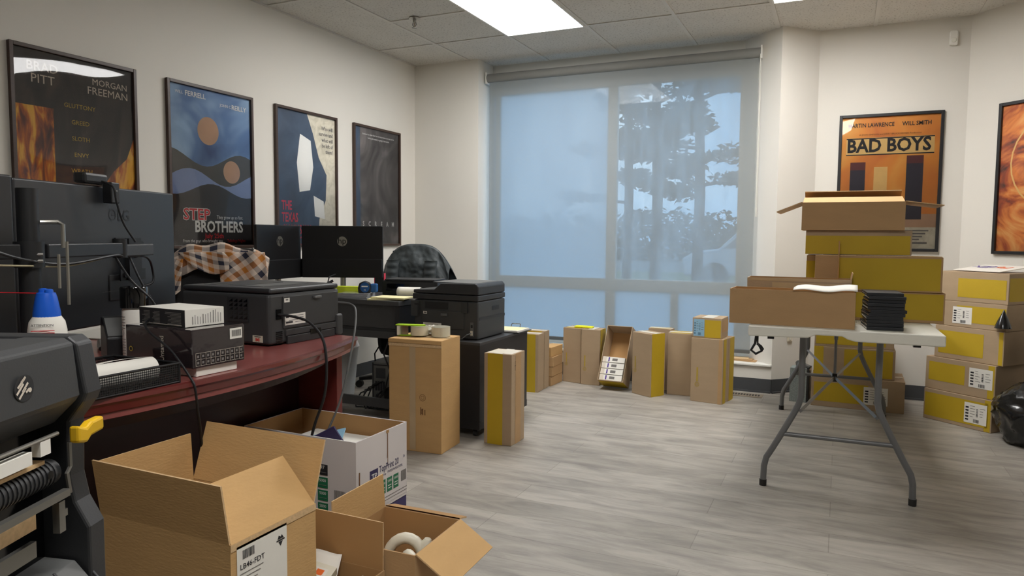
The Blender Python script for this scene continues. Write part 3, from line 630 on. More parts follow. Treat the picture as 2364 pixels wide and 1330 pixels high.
# tall carton
tc_ = carton('tall brown carton standing beside the black credenza with packing tape rolls on top', .302, .224, .583, (-1.807, 3.082, 'FR'), 4.4, body='card_tan', tape='T')
a = MB(); M, fw_, fh = faceframe('F', .302, .224, .583)
a.ring(.195, .285, .016, .018, .0013, 'ink_brown', M); a.ring(.195, .285, .008, .0095, .0013, 'ink_brown', M)
for q in range(3): a.box(.182 + q * .012, .187 + q * .012, .195, .235 - q * .006, .0011, .0014, 'ink_brown', M)
for q in range(5): a.box(.186, .196, .200 + q * .006, .203 + q * .006, .0014, .0016, 'ink_brown', M)
a.build('printed_mark', tc_)
a = MB(); a.box(.12, .155, 0.01, .57, .0009, .0012, 'clear_tape', M); a.box(-.001, .303, .545, .560, .001, .003, 'card_edge', M); a.box(-.001, .303, .563, .581, .001, .004, 'card_tan', M); a.build('front_seam', tc_)
# yellow banded carton in front of the credenza
t = carton('upright carton with wide yellow band in front of the black credenza', .162, .171, .49, (-1.549, 3.368, 'FR'), 0, patches=[('F', .13, .68, 0, 1, Yl), ('T', .05, .95, .1, .9, 'tape_white'), ('R', .28, .7, 0, 1, 'card')], tape='W')
a = MB(); M, _, _ = faceframe('R', .162, .171, .49); a.box(.045, .047, .40, .45, .001, .0014, 'ink', M); a.box(.036, .052, .425, .427, .001, .0014, 'ink', M); a.build('pen_mark', t)
carton('upright yellow banded carton just behind the right end of the black credenza', .15, .127, .418, (-1.925, 4.64, 'FR'), 4, patches=[('F', .05, .85, 0, 1, Yl)], tape='W')
carton('upright carton pressed against the back of the yellow banded carton behind the credenza', .15, .10, .425, (-1.930, 4.773, 'FR'), 3, patches=[('F', .05, .85, 0, 1, Yl)], tape='W')
# flat boxes stack
for q, nm in enumerate(['lowest', 'second lowest', 'third from the floor', 'topmost']):
    carton('flat brown carton, %s in the low stack under the window' % nm, .20 + .01 * (q % 2), .22, .072, (-1.915 + .008 * (q % 3 - 1), 4.885, 'FR'), (q % 3 - 1) * 2, z=q * .073, body='card_tan' if q == 3 else 'card', group='flat cartons stacked under the window')
t = carton('upright carton with faint yellow print, left of the carton topped by a yellow tag', .155, .14, .42, (-1.914, 5.109, 'FL'), -10, patches=[('T', .1, .9, .1, .9, Yl)], marks=[('F', .03, .14, .012)], body='card_grey', tape='W')
t = carton('upright carton with yellow right side, standing left of the open tilted carton', .146, .15, .42, (-1.607, 5.066, 'FR'), 0, patches=[('R', .1, .95, 0, 1, Yl)], marks=[('F', .03, .12, .014)], body='card_grey', tape='W')
o = MB().box(-.07, .07, -.03, .03, 0, .012, 'paper_yellow').build('yellow_tag', loc=(-1.76, 5.15, .4225), bevel=.004); tag(o, 'bright yellow tag lying on the upright cartons under the window', 'tag')
# yb3
carton('upright carton turned at an angle with broad yellow right side, mid row', .179, .143, .443, (-1.17, 4.85, 'FR'), -31, patches=[('R', .08, .95, 0, 1, Yl), ('T', .05, .95, .35, .65, 'tape_white')], marks=[('F', .03, .17, .014)], tape='W')
carton('upright carton behind the angled yellow sided carton', .17, .10, .45, (-1.26, 5.14, 'FL'), 0, patches=[('T', .1, .9, .1, .9, Yl)], tape='W')
carton('plain upright carton between the angled carton and the two leaning cartons', .17, .15, .44, (-1.088, 5.012, 'FL'), 2, patches=[('T', .1, .9, .1, .9, Yl)], tape='W')
carton('upright carton with folded top standing in front, rightmost of the window row', .218, .115, .437, (-.683, 4.849, 'FR'), -8.4, patches=[('R', .1, .6, 0, 1, Yl), ('F', .86, .97, 0, 1, 'card')], marks=[('F', .045, .12, .016)], tape=None)
carton('upright carton standing right behind the rightmost front carton', .21, .12, .436, (-.660, 4.968, 'FR'), -8.4, patches=[('R', .1, .9, 0, 1, Yl)], tape=None)
carton('small shipping carton with pale blue label on top of the rightmost upright cartons', .195, .20, .137, (-.70, 4.870, 'FR'), -4, z=.438, patches=[('F', .42, .97, .04, .90, Yl), ('R', 0, 1, .3, .9, 'card'), ('T', .3, .7, 0, 1, 'tape_white')], labels=[('F', .008, .012, .072, .115, 'label_blue', 5)], tape='W')
# open tilted carton with white packs
tl_ = 62
oc = thing('open_carton', 'open carton leaning back against the window ledge holding white packs', 'box', (-1.475, 5.06, 0.0035), 0)
oc.rotation_euler = (R(tl_), 0, R(-3)); W_, D_, H_ = .195, .43, .15
a = MB(); th = .004; a.box(-W_ / 2, W_ / 2, 0, th, 0, H_, 'card_grey').box(-W_ / 2, W_ / 2, D_ - th, D_, 0, H_, 'card_grey').box(-W_ / 2, -W_ / 2 + th, th, D_ - th, 0, H_, 'card_grey').box(W_ / 2 - th, W_ / 2, th, D_ - th, 0, H_, 'card_grey').box(-W_ / 2 + th, W_ / 2 - th, th, D_ - th, 0, th, 'card_inside')
a.face([(-W_ / 2, 0 - .0005, 0.01), (W_ / 2, -.0005, 0.01), (W_ / 2, -.0005, H_ * .9), (-W_ / 2, -.0005, H_ * .9)][::-1], Yl)
a.build('body', oc)
Mo = Matrix.Translation(oc.location) @ oc.rotation_euler.to_matrix().to_4x4()
for q, nm in enumerate(['lowest', 'second from the bottom', 'third from the bottom', 'topmost']):
    a = MB(); a.box(-.085, .085, 0, .040, 0, .135, 'paper'); a.box(-.085, -.055, -.001, .041, .1352, .1356, 'ink_cream'); a.box(-.04, -.03, .004, .036, .1352, .1358, 'ink_purple'); a.box(-.01, .03, .01, .03, .1352, .1356, 'ink_grey')
    o = a.build('white_pack', bevel=.001); o.matrix_world = Mo @ Matrix.Translation((-.005, .008 + q * .046, .005)); tag(o, 'white wrapped pack, %s inside the tilted open carton' % nm, 'package', 'white packs in the tilted carton')

# floor stack behind the table
carton('wide yellow banded carton with white shipping label on the floor behind the folding table', .55, .34, .205, (-.145, 5.115, 'FL'), -1, patches=[('F', .03, .62, .18, .8, Yl)], labels=[('F', .315, .04, .14, .115, 'paper', 11)])
carton('wide yellow banded carton second up behind the folding table, below the table top', .48, .33, .195, (-.135, 5.125, 'FL'), 0, z=.206, patches=[('F', 0, .12, 0, 1, Yl), ('F', .38, .97, .05, .95, Yl)])
carton('wide carton topmost of the three behind the folding table, below the table top', .47, .32, .16, (-.135, 5.13, 'FL'), 1, z=.402, patches=[('F', .02, .9, .1, .9, Yl)])
# right stack
zz = 0
RS = [(.412, .30, .190, .508, 5.080, -40, [('F', .02, .95, .12, .88, Yl), ('F', .90, .985, .02, .98, Yl)], [('F', .255, .035, .13, .12, 'paper', 21)], 'bottom'),
      (.420, .30, .200, .512, 5.092, -40, [('F', .05, .58, .28, .85, Yl), ('F', .90, .985, .02, .98, Yl)], [('F', .27, .055, .135, .115, 'paper', 22)], 'second from the bottom'),
      (.408, .30, .198, .552, 5.080, -40, [('F', .06, .72, .15, .85, Yl), ('F', .93, .985, .02, .98, Yl)], [], 'middle'),
      (.410, .30, .152, .556, 5.085, -40, [('F', .30, .99, .2, .85, Yl)], [('F', .10, .02, .115, .10, 'paper', 23)], 'second from the top'),
      (.414, .31, .178, .556, 5.090, -40, [('F', .30, .97, .15, .78, Yl), ('R', .02, .9, .1, .85, Yl)], [], 'top')]
for W_, D_, H_, x, y, rz, pt, lb, nm in RS:
    carton('large yellow banded carton, %s of the five stacked at the right wall' % nm, W_, D_, H_, (x, y, 'FL'), rz, z=zz, patches=pt, labels=lb, group='five cartons stacked at the right wall'); zz += H_ + .001
TOPZ = zz
# courier envelope on the right stack
t = thing('courier_envelope', 'white courier envelope with orange and purple lettering on the right carton stack', 'envelope', (.83, 5.085, TOPZ + .002), -52)
t.rotation_euler = (R(7), 0, R(-52)); t.location.z += .016
MB().box(-.16, .16, -.12, .12, 0, .004, 'paper').build('sleeve', t, bevel=.001)
a = MB(); M = PF((0.10, 0.06, .0042), -X, -Y); a.text('Fe', .10, 'ink_orange', M, 0, 0, bold=.02); a.text('dEx', .10, 'ink_purple', M, .10, 0, bold=.02); a.build('lettering', t)
# black rubbish bags
def bag(label, c, r, seed, neck=True, sq=1.0):
    def fn(u, v):
        th_ = u * 2 * math.pi; ph = v * math.pi; d = Vector((math.sin(ph) * math.cos(th_), math.sin(ph) * math.sin(th_), -math.cos(ph)))
        k_ = 1 + .16 * noise.noise(d * 2.2 + Vector((seed, 0, 0))) + .10 * abs(noise.noise(d * 6 + Vector((0, seed, 0)))) + .04 * noise.noise(d * 14)
        p = Vector((d.x * r[0], d.y * r[1], d.z * r[2])) * k_
        if p.z > 0: f_ = 1 - .35 * (p.z / r[2]) ** 2; p.x *= f_; p.y *= f_
        p.z = max(p.z, -r[2] * .86); return (p.x, p.y, p.z + r[2] * .86)
    t = thing('rubbish_bag', label, 'bag', c, 0)
    MB().grid(fn, 56, 36, 'bag_black').build('sack', t, smooth=True)
    if neck: MB().tube([(0, 0, r[2] * 1.75), (0.01, 0, r[2] * 1.95), (0.03, -.01, r[2] * 2.15)], [.02, .015, .045], 'bag_black', 10).build('knot', t, smooth=True)
bag('shiny black rubbish bag on the floor in front of the right carton stack', (1.035, 4.665, 0), (.225, .20, .20), 1.3)
bag('black rubbish bag piled on the lower bag at the right edge of the photo', (1.12, 4.80, .37), (.14, .13, .16), 5.1, neck=False)
a = MB(); a.lathe([(.042, 0), (.038, .02), (.026, .05), (.010, .085), (.002, .105)], 'bag_black', n_=14)
o = a.build('plastic_bag_end', loc=(.855, 4.822, .612), smooth=True); tag(o, 'pointed black plastic bag end poking out of the second carton from the top at right', 'bag')

# ---------------------------------------------------------------- folding table with its load
tb = thing('folding_table', 'white topped folding table on grey steel legs carrying cartons', 'table', (0.0, 4.10, 0), 1.2)
yN, yFr = -.925, .905
a = MB(); a.box(-.365, .365, yN, yFr, .725, .74, 'white_plastic'); M = PF((0, yN, 0))
for yy in (yN, yFr - .012):
    M = PF((0, yy, 0)); a.prism([(-.365, .735), (.365, .735), (.365, .695), (.05, .695), (.02, .703), (.0, .714), (-.10, .714), (-.13, .700), (-.365, .695)], -.012, 0.0, 'white_plastic', M)
for xx in (-.365, .353): a.box(xx, xx + .012, yN + .012, yFr - .012, .695, .735, 'white_plastic')
a.build('tabletop', tb, bevel=.006, seg=3)
def legp(sx): return [(sx * .150, 0, .715), (sx * .150, 0, .42), (sx * .158, 0, .385), (sx * .180, 0, .335), (sx * .215, 0, .264), (sx * .262, 0, .172), (sx * .285, 0, .130), (sx * .294, 0, .09), (sx * .296, 0, .0)]
for yy in (-.76, .80):
    for sx in (-1, 1):
        M = Matrix.Translation((0, yy, 0)); lg = MB().tube(legp(sx), .0135, 'leg_grey', 12, M).build('leg', tb, smooth=True)
        MB().tube([(sx * .296, yy, .0), (sx * .296, yy, .028)], .0155, 'rubber', 12).build('foot_cap', lg)
    MB().tube([(-.225, yy, .245), (.225, yy, .245)], .010, 'leg_grey', 10).build('cross_bar', tb, smooth=True)
MB().tube([(-.15, .80, .53), (.15, .80, .53)], .009, 'leg_grey', 10).build('cross_bar', tb, smooth=True)
hub = (-.005, -.06, .392)
for e in ((-.15, -.76, .355), (.15, -.76, .355), (-.15, .80, .40), (.15, .80, .40)):
    d = Vector(e) - Vector(hub); MB().tube([hub, e], .009, 'leg_grey', 4).build('brace', tb)
MB().tube([hub, (-.005, -.06, .60)], .007, 'leg_grey', 8).tube([(-.005, -.06, .59), (-.005, -.06, .724)], .010, 'leg_grey', 8).build('brace', tb)
MB().box(-.017, .007, -.075, -.045, .37, .412, 'black_plastic').build('brace_hub', tb, bevel=.003)
for xx in (-.275, .27): MB().box(xx - .013, xx + .013, yN + .02, yN + .045, .685, .6955, 'black_plastic').build('clip', tb)
# hanging strap
a = MB(); a.tube([(0, 0, .04), (-.004, 0, .0), (-.02, 0, -.03), (0.0, 0, -.045), (.024, 0, -.03), (.012, 0, -.005), (.004, 0, .0)], .006, 'black_plastic', 6); a.tube([(.006, 0, .04), (.006, 0, .0), (.02, 0, -.008), (.03, 0, -.022), (.02, 0, -.035)], .004, 'black_plastic', 6)
o = a.build('strap', loc=(-.315, 3.20, .66)); tag(o, 'small black strap dangling under the left front corner of the folding table', 'strap')

TT = .7405
t = carton('long open brown carton at the front of the folding table', .498, .165, .151, (-.434, 3.232, 'FL'), -1.4, z=TT, body='card', opened=True, tape=None, inner='card_inside')
a = MB()
def sh(u, v):
    x = -.11 + .245 * u; y = -.09 + .12 * v; z = .003 + .022 * math.sin(v * 2.6) * (0.35 + .65 * u ** .3) + .004 * math.sin(u * 9) ; return (x, y, z)
a.grid(sh, 16, 8, 'paper'); o = a.build('paper_sheet', loc=(-.06, 3.30, TT + .152), smooth=True, solid=.0006); o.location = (-.065, 3.30, TT + .152); tag(o, 'curled white paper sheet lying over the long open carton', 'paper')
carton('brown carton with taped rim behind the long open carton on the folding table', .435, .135, .192, (-.385, 3.430, 'FL'), 1.0, z=TT, body='card_grey', patches=[('F', .25, .95, .78, .90, 'clear_tape'), ('F', 0, 1, .93, 1, 'clear_tape')], opened=True, inner='card_inside', flaps=[('R', .03, 10)])
# tower
carton('yellow fronted carton, lowest of the tower on the folding table', .42, .30, .135, (.005, 3.61, 'FL'), 1, z=TT, patches=[('F', .0, .985, .1, .95, Yl), ('R', .1, .9, .1, .9, Yl)], body='card')
t2 = carton('large yellow fronted carton with raised end flap, second in the table tower', .515, .30, .157, (-.105, 3.60, 'FL'), 1, z=TT + .136, patches=[('F', .195, .985, .05, .95, Yl), ('R', .1, .9, .1, .9, Yl)], body='card')
a = MB(); a.box(-.5 * .515 + .096, -.5 * .515 + .101, -.205, -.151, .0, .225, 'card_inside'); a.build('flap', t2)
a = MB(); a.box(-.5 * .515, -.5 * .515 + .51, -.150, -.13, .157, .161, 'card_edge'); a.build('top_edge', t2)
o = MB().box(-.07, .07, -.08, .04, 0, .004, 'paper').build('paper_sheet', loc=(-.005, 3.69, TT + .136 + .1575)); tag(o, 'small white paper sheet on the second carton of the table tower', 'paper')
carton('carton standing behind the table tower with yellow band just showing at left', .40, .25, .288, (-.155, 3.93, 'FL'), 0, z=TT, patches=[('F', 0, 1, .1, .9, Yl), ('L', 0, 1, .1, .9, Yl)], body='card')
carton('slim yellow fronted carton, third up in the table tower', .438, .56, .112, (-.150, 3.62, 'FL'), 1, z=TT + .2985, patches=[('F', .0, .985, .02, .78, Yl), ('R', .05, .9, .1, .9, Yl)], body='card_grey')
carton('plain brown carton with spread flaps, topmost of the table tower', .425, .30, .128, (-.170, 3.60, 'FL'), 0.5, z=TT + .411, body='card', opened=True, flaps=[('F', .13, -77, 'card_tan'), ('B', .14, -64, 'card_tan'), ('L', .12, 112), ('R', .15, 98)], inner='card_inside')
# disc cases
for q in range(11):
    nm = ['bottom', 'second from the bottom', 'third from the bottom', 'fourth from the bottom', 'fifth from the bottom', 'middle', 'fifth from the top', 'fourth from the top', 'third from the top', 'second from the top', 'top'][q]
    t = thing('disc_case', 'black plastic disc case, %s of the stack on the folding table' % nm, 'disc case', (.170 + random.uniform(-.006, .006), 3.345 + random.uniform(-.004, .006), TT + q * .0139), 6 + random.uniform(-3, 3), 'stack of disc cases on the folding table')
    MB().box(-.0675, .0675, -.095, .095, .0004, .0134, 'case_black').build('shell', t, bevel=.0012)
    a = MB(); a.box(-.066, .064, -.0957, -.0950, .0064, .0071, 'ink'); a.box(-.0677, -.0672, -.09, .09, .004, .009, 'clear_case' if q % 3 else 'paper')
    if q == 10: a.box(-.064, .064, -.09, .09, .0134, .0139, 'art_dark')
    a.build('sleeve', t)

# speckled tower and box on it near the column
t = thing('speckled_case', 'grey speckled case with black edge standing left of the floor cartons by the column', 'case', (-.222, 5.235, 0), -5)
MB().box(-.056, .050, -.06, .06, 0, .232, 'granite').build('side_panel', t); MB().box(.050, .066, -.062, .062, 0, .235, 'black_gloss').build('edge_panel', t, bevel=.002)
t = thing('tape_dispenser', 'small grey tool lying on top of the speckled case', 'tool', (-.205, 5.225, .236), -20)
MB().prism([(-.04, 0), (.05, 0), (.055, .012), (.02, .02), (-.03, .045), (-.045, .03)], -.02, .02, 'grey_plastic', PF((0, 0, 0))).build('body', t, bevel=.003)
# flattened cardboard on ledge
for q in range(3):
    o = MB().box(-.13 + .02 * q, .13 - .02 * q, -.05, .05, 0, .006, 'card_edge' if q == 2 else 'card').build('flat_cardboard', loc=(-.66 - .01 * q, 5.49, .2075 + q * .0065)); o.rotation_euler = (0, 0, R(-6 + 5 * q)); tag(o, 'flattened cardboard strip, %s on the window ledge' % ['lowest', 'middle one', 'topmost'][q], 'cardboard', 'flattened cardboard on the ledge')
# ledge clutter left
o = MB().box(-.16, .16, -.04, .04, 0, .02, 'label_blue').build('blue_folder', loc=(-2.05, 5.45, .2075)); tag(o, 'pale blue folder lying on the window ledge behind the flat cartons', 'folder')

# ---------------------------------------------------------------- black credenza and multifunction printer
cr_ = thing('credenza', 'low black credenza on casters carrying the multifunction printer', 'cabinet', (-2.02, 3.755, 0))
MB().box(-.25, .25, -.325, .325, .06, .515, 'desk_black').build('body', cr_, bevel=.002)
MB().box(-.252, .252, -.327, .327, .515, .53, 'desk_grey').build('worktop', cr_, bevel=.002)
MB().box(-.251, .251, -.326, .326, .045, .085, 'desk_black').build('plinth', cr_)
for sx in (-1, 1):
    for sy in (-1, 1):
        c_ = MB().box(sx * .21 - .015, sx * .21 + .015, sy * .285 - .015, sy * .285 + .015, .03, .046, 'black_plastic').build('caster', cr_)
        MB().lathe([(.006, -.011), (.022, -.011), (.022, .011), (.006, .011)], 'rubber', M=Matrix.Translation((sx * .21, sy * .285, .022)) @ Matrix.Rotation(R(90), 4, 'Y'), n_=16).build('wheel', c_)
mf = thing('multifunction_printer', 'charcoal multifunction printer with document feeder on the black credenza', 'printer', (-2.03, 3.675, .5305), 0)
a = MB(); a.box(-.205, .212, -.175, .175, .004, .215, 'dark_plastic'); a.build('body', mf, bevel=.008, seg=3)
a = MB(); a.prism([(-.215, .218), (.213, .218), (.213, .250), (-.215, .250)], -.178, .178, 'dark_plastic2', PF((0, 0, 0))); a.build('scanner_bed', mf, bevel=.006)
a = MB(); a.prism([(-.213, .252), (.211, .252), (.211, .30), (.195, .316), (-.03, .312), (-.075, .276), (-.213, .272)], -.175, .172, 'dark_plastic2', PF((0, 0, 0))); a.build('document_feeder', mf, bevel=.006, seg=3)
a = MB(); a.box(-.10, .18, -.14, .15, .314, .3175, 'grey_plastic'); a.build('feeder_lid', mf, bevel=.001)
P = PF((0, -.175, 0))
a = MB(); a.box(-.13, .02, .165, .205, .001, .003, 'black_plastic', P); a.build('rear_slot', mf)
a = MB(); a.box(-.15, .125, .055, .158, .0, .006, 'dark_plastic', P); a.box(-.02, .02, .128, .142, .006, .016, 'grey_plastic', P); a.build('rear_door', mf, bevel=.002)
a = MB(); a.box(-.215, -.17, .12, .21, 0, .02, 'dark_plastic', P); a.box(.11, .15, .15, .212, 0, .012, 'dark_plastic2', P); a.box(-.19, -.165, .185, .195, .02, .022, 'ink', P); a.build('hinge_cover', mf, bevel=.002)
a = MB(); a.box(.165, .185, .02, .10, .001, .004, 'grey_plastic', P); a.box(.169, .181, .07, .085, .004, .005, 'ink', P); a.box(.169, .181, .028, .052, .004, .012, 'beige_plastic', P); a.build('socket', mf)
a = MB(); a.box(-.14, -.115, .135, .15, .006, .0066, 'paper', P); a.box(-.14, -.02, .062, .085, .006, .0066, 'paper', P); a.box(-.136, -.118, .140, .145, .0066, .007, 'ink', P)
for q in range(3): a.box(-.13, -.04, .066 + q * .006, .068 + q * .006, .0066, .007, 'ink_grey', P)
a.build('rating_label', mf)
a = MB(); a.box(.213, .2135, .0, .09, .155, .18, 'black_plastic'); a.box(.2128, .214, -.16, .17, .11, .125, 'dark_plastic2'); a.build('side_grip', mf)
o = MB().tube([(.175, -.187, .04), (.165, -.22, .035), (.14, -.225, .012), (.10, -.20, .006), (.02, -.20, .006)], .003, 'grey_plastic', 6).build('power_cord', loc=(-2.03, 3.675, .5305), smooth=True); tag(o, 'grey cord plugged into the back of the multifunction printer', 'cord')
# clipboard and tapes on credenza
t = thing('clipboard', 'clipboard with pale papers at the far end of the black credenza', 'clipboard', (-1.885, 3.955, .5305), 0)
MB().box(-.13, .15, -.085, .11, 0, .004, 'case_black').build('board', t); MB().box(-.12, .14, -.08, .10, .0045, .014, 'paper').box(-.10, .13, -.06, .09, .0145, .0155, 'paper_cream').build('papers', t)
MB().tube([(.02, .09, .016), (.02, .10, .034), (.08, .10, .034), (.08, .09, .016)], .003, 'silver', 6).build('clip', t)
for q in range(5):
    o = MB().box(-.025, .025, -.02, .02, 0, .009, 'ink_navy' if q % 2 else 'case_black').build('cassette', loc=(-1.985, 4.02, .547 + q * .0105), bevel=.001); tag(o, 'small dark cassette, number %s up in the little stack on the clipboard on the credenza' % ['one', 'two', 'three', 'four', 'five'][q], 'cassette', 'cassettes at the back of the credenza')

# tape things on the tall carton
zt = .586
t = thing('tape_gun', 'lime green handled tape dispenser on the tall carton', 'tape dispenser', (-2.03, 3.175, zt), 15)
MB().lathe([(.030, 0), (.048, 0), (.048, .048), (.030, .048)], 'clear_roll', c=(.03, .005, 0.004)).build('tape_roll', t, smooth=True)
MB().box(-.085, -.07, -.025, .025, .004, .052, 'white_plastic').box(-.07, -.03, -.004, .0, .004, .05, 'silver').build('blade_guard', t)
MB().prism([(-.095, -.02), (-.04, -.028), (.03, -.02), (.065, .0), (.05, .018), (-.02, .012), (-.09, .012)], .053, .060, 'lime_plastic').box(-.085, .05, -.02, .02, .0, .004, 'lime_plastic').build('handle', t, bevel=.002)
t = thing('tape_roll', 'roll of clear packing tape on the right of the tall carton top', 'tape', (-1.895, 3.225, zt), 0)
a = MB(); a.lathe([(.034, 0), (.050, 0), (.050, .050), (.034, .050)], 'clear_roll', n_=32); a.build('roll', t, smooth=True)
a = MB()
for q in range(14):
    an = R(-62 + 8 * (q % 2)); z = .005 + q * .003; p = Vector((math.cos(an) * .0503, math.sin(an) * .0503, z)); a.tube([p, p + Vector((0, 0, .0015))], .001, 'ink_grey', 4)
a.build('printed_dots', t)
def wad(u, v):
    th_ = u * 6.283; ph = v * 3.1416; d = Vector((math.sin(ph) * math.cos(th_), math.sin(ph) * math.sin(th_), -math.cos(ph))); k_ = .03 * (1 + .5 * noise.noise(d * 3)); return (d.x * k_ * 1.4, d.y * k_, d.z * k_ * .8 + .024)
o = MB().grid(wad, 18, 12, 'paper').build('crumpled_tissue', loc=(-1.965, 3.255, zt)); tag(o, 'crumpled white tissue between the tape dispenser and the tape roll', 'tissue')

# ---------------------------------------------------------------- grey office desk (far) with its things
D2 = .73
d2_ = thing('office_desk', 'dark grey office desk in the far left corner under the twin monitors', 'desk', (-2.31, 3.45, 0), 0)
M = Matrix.Rotation(R(-4), 4, 'Z')
a = MB(); a.prism([(0, 0), (.0, .62), (-1.08, .62), (-1.08, -.30), (-.72, -.30), (-.70, .05), (-.62, .042)], D2 - .028, D2, 'desk_grey'); a.build('desktop', d2_, bevel=.003)
a = MB(); a.box(-.68, -.012, .055, .075, .56, D2 - .029, 'desk_grey'); a.box(-.68, -.012, .050, .08, .545, .56, 'desk_black'); a.box(-.68, -.012, .052, .08, .50, .545, 'desk_grey'); a.build('front_panel', d2_, bevel=.002)
a = MB(); a.box(-.03, -.002, .01, .60, .50, D2 - .029, 'desk_black'); a.build('side_panel', d2_)
for p in ((-.03, .56), (-.03, .02), (-1.06, .57), (-1.06, -.28), (-.76, -.28)): MB().box(p[0] - .0, p[0] + .025, p[1], p[1] + .025, 0, D2 - .029, 'desk_black').build('leg', d2_)
MB().box(-.72, -.0, .03, .05, .085, .14, 'desk_grey').build('foot_rail', d2_)
def monitor(label, W, H, D_, loc, rz, bmat, logo, stand=True, tiltx=0, lift=0.0, bulge=True):
    t = thing('monitor', label, 'monitor', loc, rz)
    zb_ = lift; a = MB(); P = PF((0, 0, 0))
    a.box(-W / 2, W / 2, zb_, zb_ + H, -.010, .012, bmat, P); a.build('housing', t, bevel=.005, seg=3)
    a = MB(); a.box(-W / 2 + .008, W / 2 - .008, zb_ + .012, zb_ + H - .008, -.0115, -.0105, 'lens_dark', P); a.build('screen', t)
    a = MB(); a.box(-W / 2 + .004 if bulge else .0, W / 2 - .004 if bulge else .16, zb_ + (.001 if bulge else .07), zb_ + H * .36, .011, .026 if bulge else .016, bmat, P); a.build('rear_bulge', t, bevel=.004)
    if stand:
        MB().tube([(0, .0, .012), (0, .01, zb_ + .08)], .018, 'silver', 14).build('stand_neck', t, smooth=True); MB().box(-.11, .11, -.07, .11, 0, .01, 'silver').build('stand_base', t, bevel=.004)
    a = MB(); logo(a, P, zb_, W, H); a.build('logo', t); return t
def hp(a, P, zb_, W, H):
    cy_ = zb_ + H * .70; a.disc(0, cy_, .032, .032, .0128, 'silver', P); a.text('hp', .056, 'hp_back', P, -.001, cy_ - .014, h=.0133, align='CENTER', bold=.006)
monitor('black monitor with round silver logo seen square from behind, right of its narrower neighbour', .53, .338, .02, (-2.96, 3.775, D2), 25, 'hp_back', hp, lift=.105)
monitor('black monitor with round silver logo turned away, left of the twin on the grey desk', .44, .338, .02, (-3.205, 3.45, D2), 96, 'hp_back', hp, lift=.105)
t = thing('file_holder', 'bright lime green holder with a white card in front of the far monitor', 'box', (-2.84, 3.60, D2), 20)
MB().box(-.10, .12, -.01, .04, 0, .062, 'paper_lime').build('body', t); MB().box(-.085, -.035, -.012, -.010, .02, .06, 'paper').build('card', t)
# clear disc cases under tape measure
for q in range(3):
    o = MB().box(-.095, .095, -.065, .065, 0, .0095, 'clear_case').build('clear_case', loc=(-2.70, 3.575, D2 + .0005 + q * .010), bevel=.001); o.rotation_euler = (0, 0, R(12 + 3 * q)); tag(o, 'clear plastic disc case, %s under the tape measure' % ['bottom one', 'middle one', 'top one'][q], 'disc case', 'clear disc cases under the tape measure')
t = thing('tape_measure', 'blue and black tape measure standing on clear disc cases', 'tape measure', (-2.645, 3.585, D2 + .0310), 25)
MB().prism([(-.038, 0), (.038, 0), (.040, .03), (.030, .06), (.0, .073), (-.030, .06), (-.040, .03)], -.0, .046, 'black_plastic', PF((0, .023, 0))).build('case', t, bevel=.005)
a = MB(); a.disc(.004, .034, .029, .031, .0466, 'tape_blue', PF((0, .023, 0))); a.build('side_sticker', t)
a = MB(); P = PF((0, .023, 0)); a.box(-.016, .022, .036, .043, .0466, .0472, 'ink_white', P); a.text('16', .014, 'ink_white', P, .003, .014, h=.0475, align='CENTER'); a.build('lettering', t)
MB().box(.036, .078, -.022, .022, 0.002, .056, 'tape_blue').build('side_shell', t, bevel=.008)
for q in range(2):
    o = MB().box(-.11, .11, -.075, .075, 0, .008, 'paper_cream').build('paper_pad', loc=(-2.45 + .03 * q, 3.555, D2 + .0005 + q * .009)); o.rotation_euler = (0, 0, R(20 - 14 * q)); tag(o, 'cream paper pad, %s of two on the front of the grey desk' % ['lower', 'upper'][q], 'paper pad', 'cream paper pads')
def curl(u, v):
    an = R(-80 + 250 * v); r_ = .032; return (-.06 + .15 * u, -r_ * math.sin(an) if False else -r_ * math.cos(an) + .02, r_ + r_ * math.sin(an) + .001)
o = MB().grid(curl, 6, 16, 'paper').build('curled_paper', loc=(-2.42, 3.70, D2 + .0005), smooth=True, solid=.0006); o.rotation_euler = (0, 0, R(10)); tag(o, 'curled sheet of white paper on the grey desk beside the black scanner', 'paper')
t = thing('desk_printer', 'low black desktop printer behind the multifunction printer', 'printer', (-2.50, 3.93, D2), 10)
MB().box(-.19, .19, -.10, .12, .001, .095, 'black_plastic').build('body', t, bevel=.008); MB().prism([(-.17, .096), (.17, .096), (.17, .104), (-.17, .104)], -.1, .1, 'dark_plastic2', PF((0, 0, 0))).build('lid', t); MB().box(-.16, .0, -.104, -.1, .03, .075, 'lens_dark').build('paper_slot', t)
t = thing('red_edged_binder', 'black binder with red edge standing beside the far monitor', 'binder', (-2.83, 4.00, D2), 25)
MB().box(-.03, .03, -.01, .04, .001, .125, 'black_plastic').build('cover', t); MB().box(.030, .034, -.01, .04, .001, .127, 'ink_pinkred').box(-.035, -.031, -.01, .04, .001, .10, 'ink_pinkred').build('edge', t)
# cable bundle by monitor
o = MB().tube([(-2.96, 3.70, .86), (-2.93, 3.60, .85), (-2.88, 3.52, .81), (-2.95, 3.48, .76), (-3.02, 3.50, .738)], .004, 'black_plastic', 6).tube([(-2.86, 3.55, .83), (-2.90, 3.51, .80), (-2.93, 3.50, .77)], .009, 'black_plastic', 6).build('monitor_cable', smooth=True); tag(o, 'black cable hanging behind the far monitor on the grey desk', 'cable')

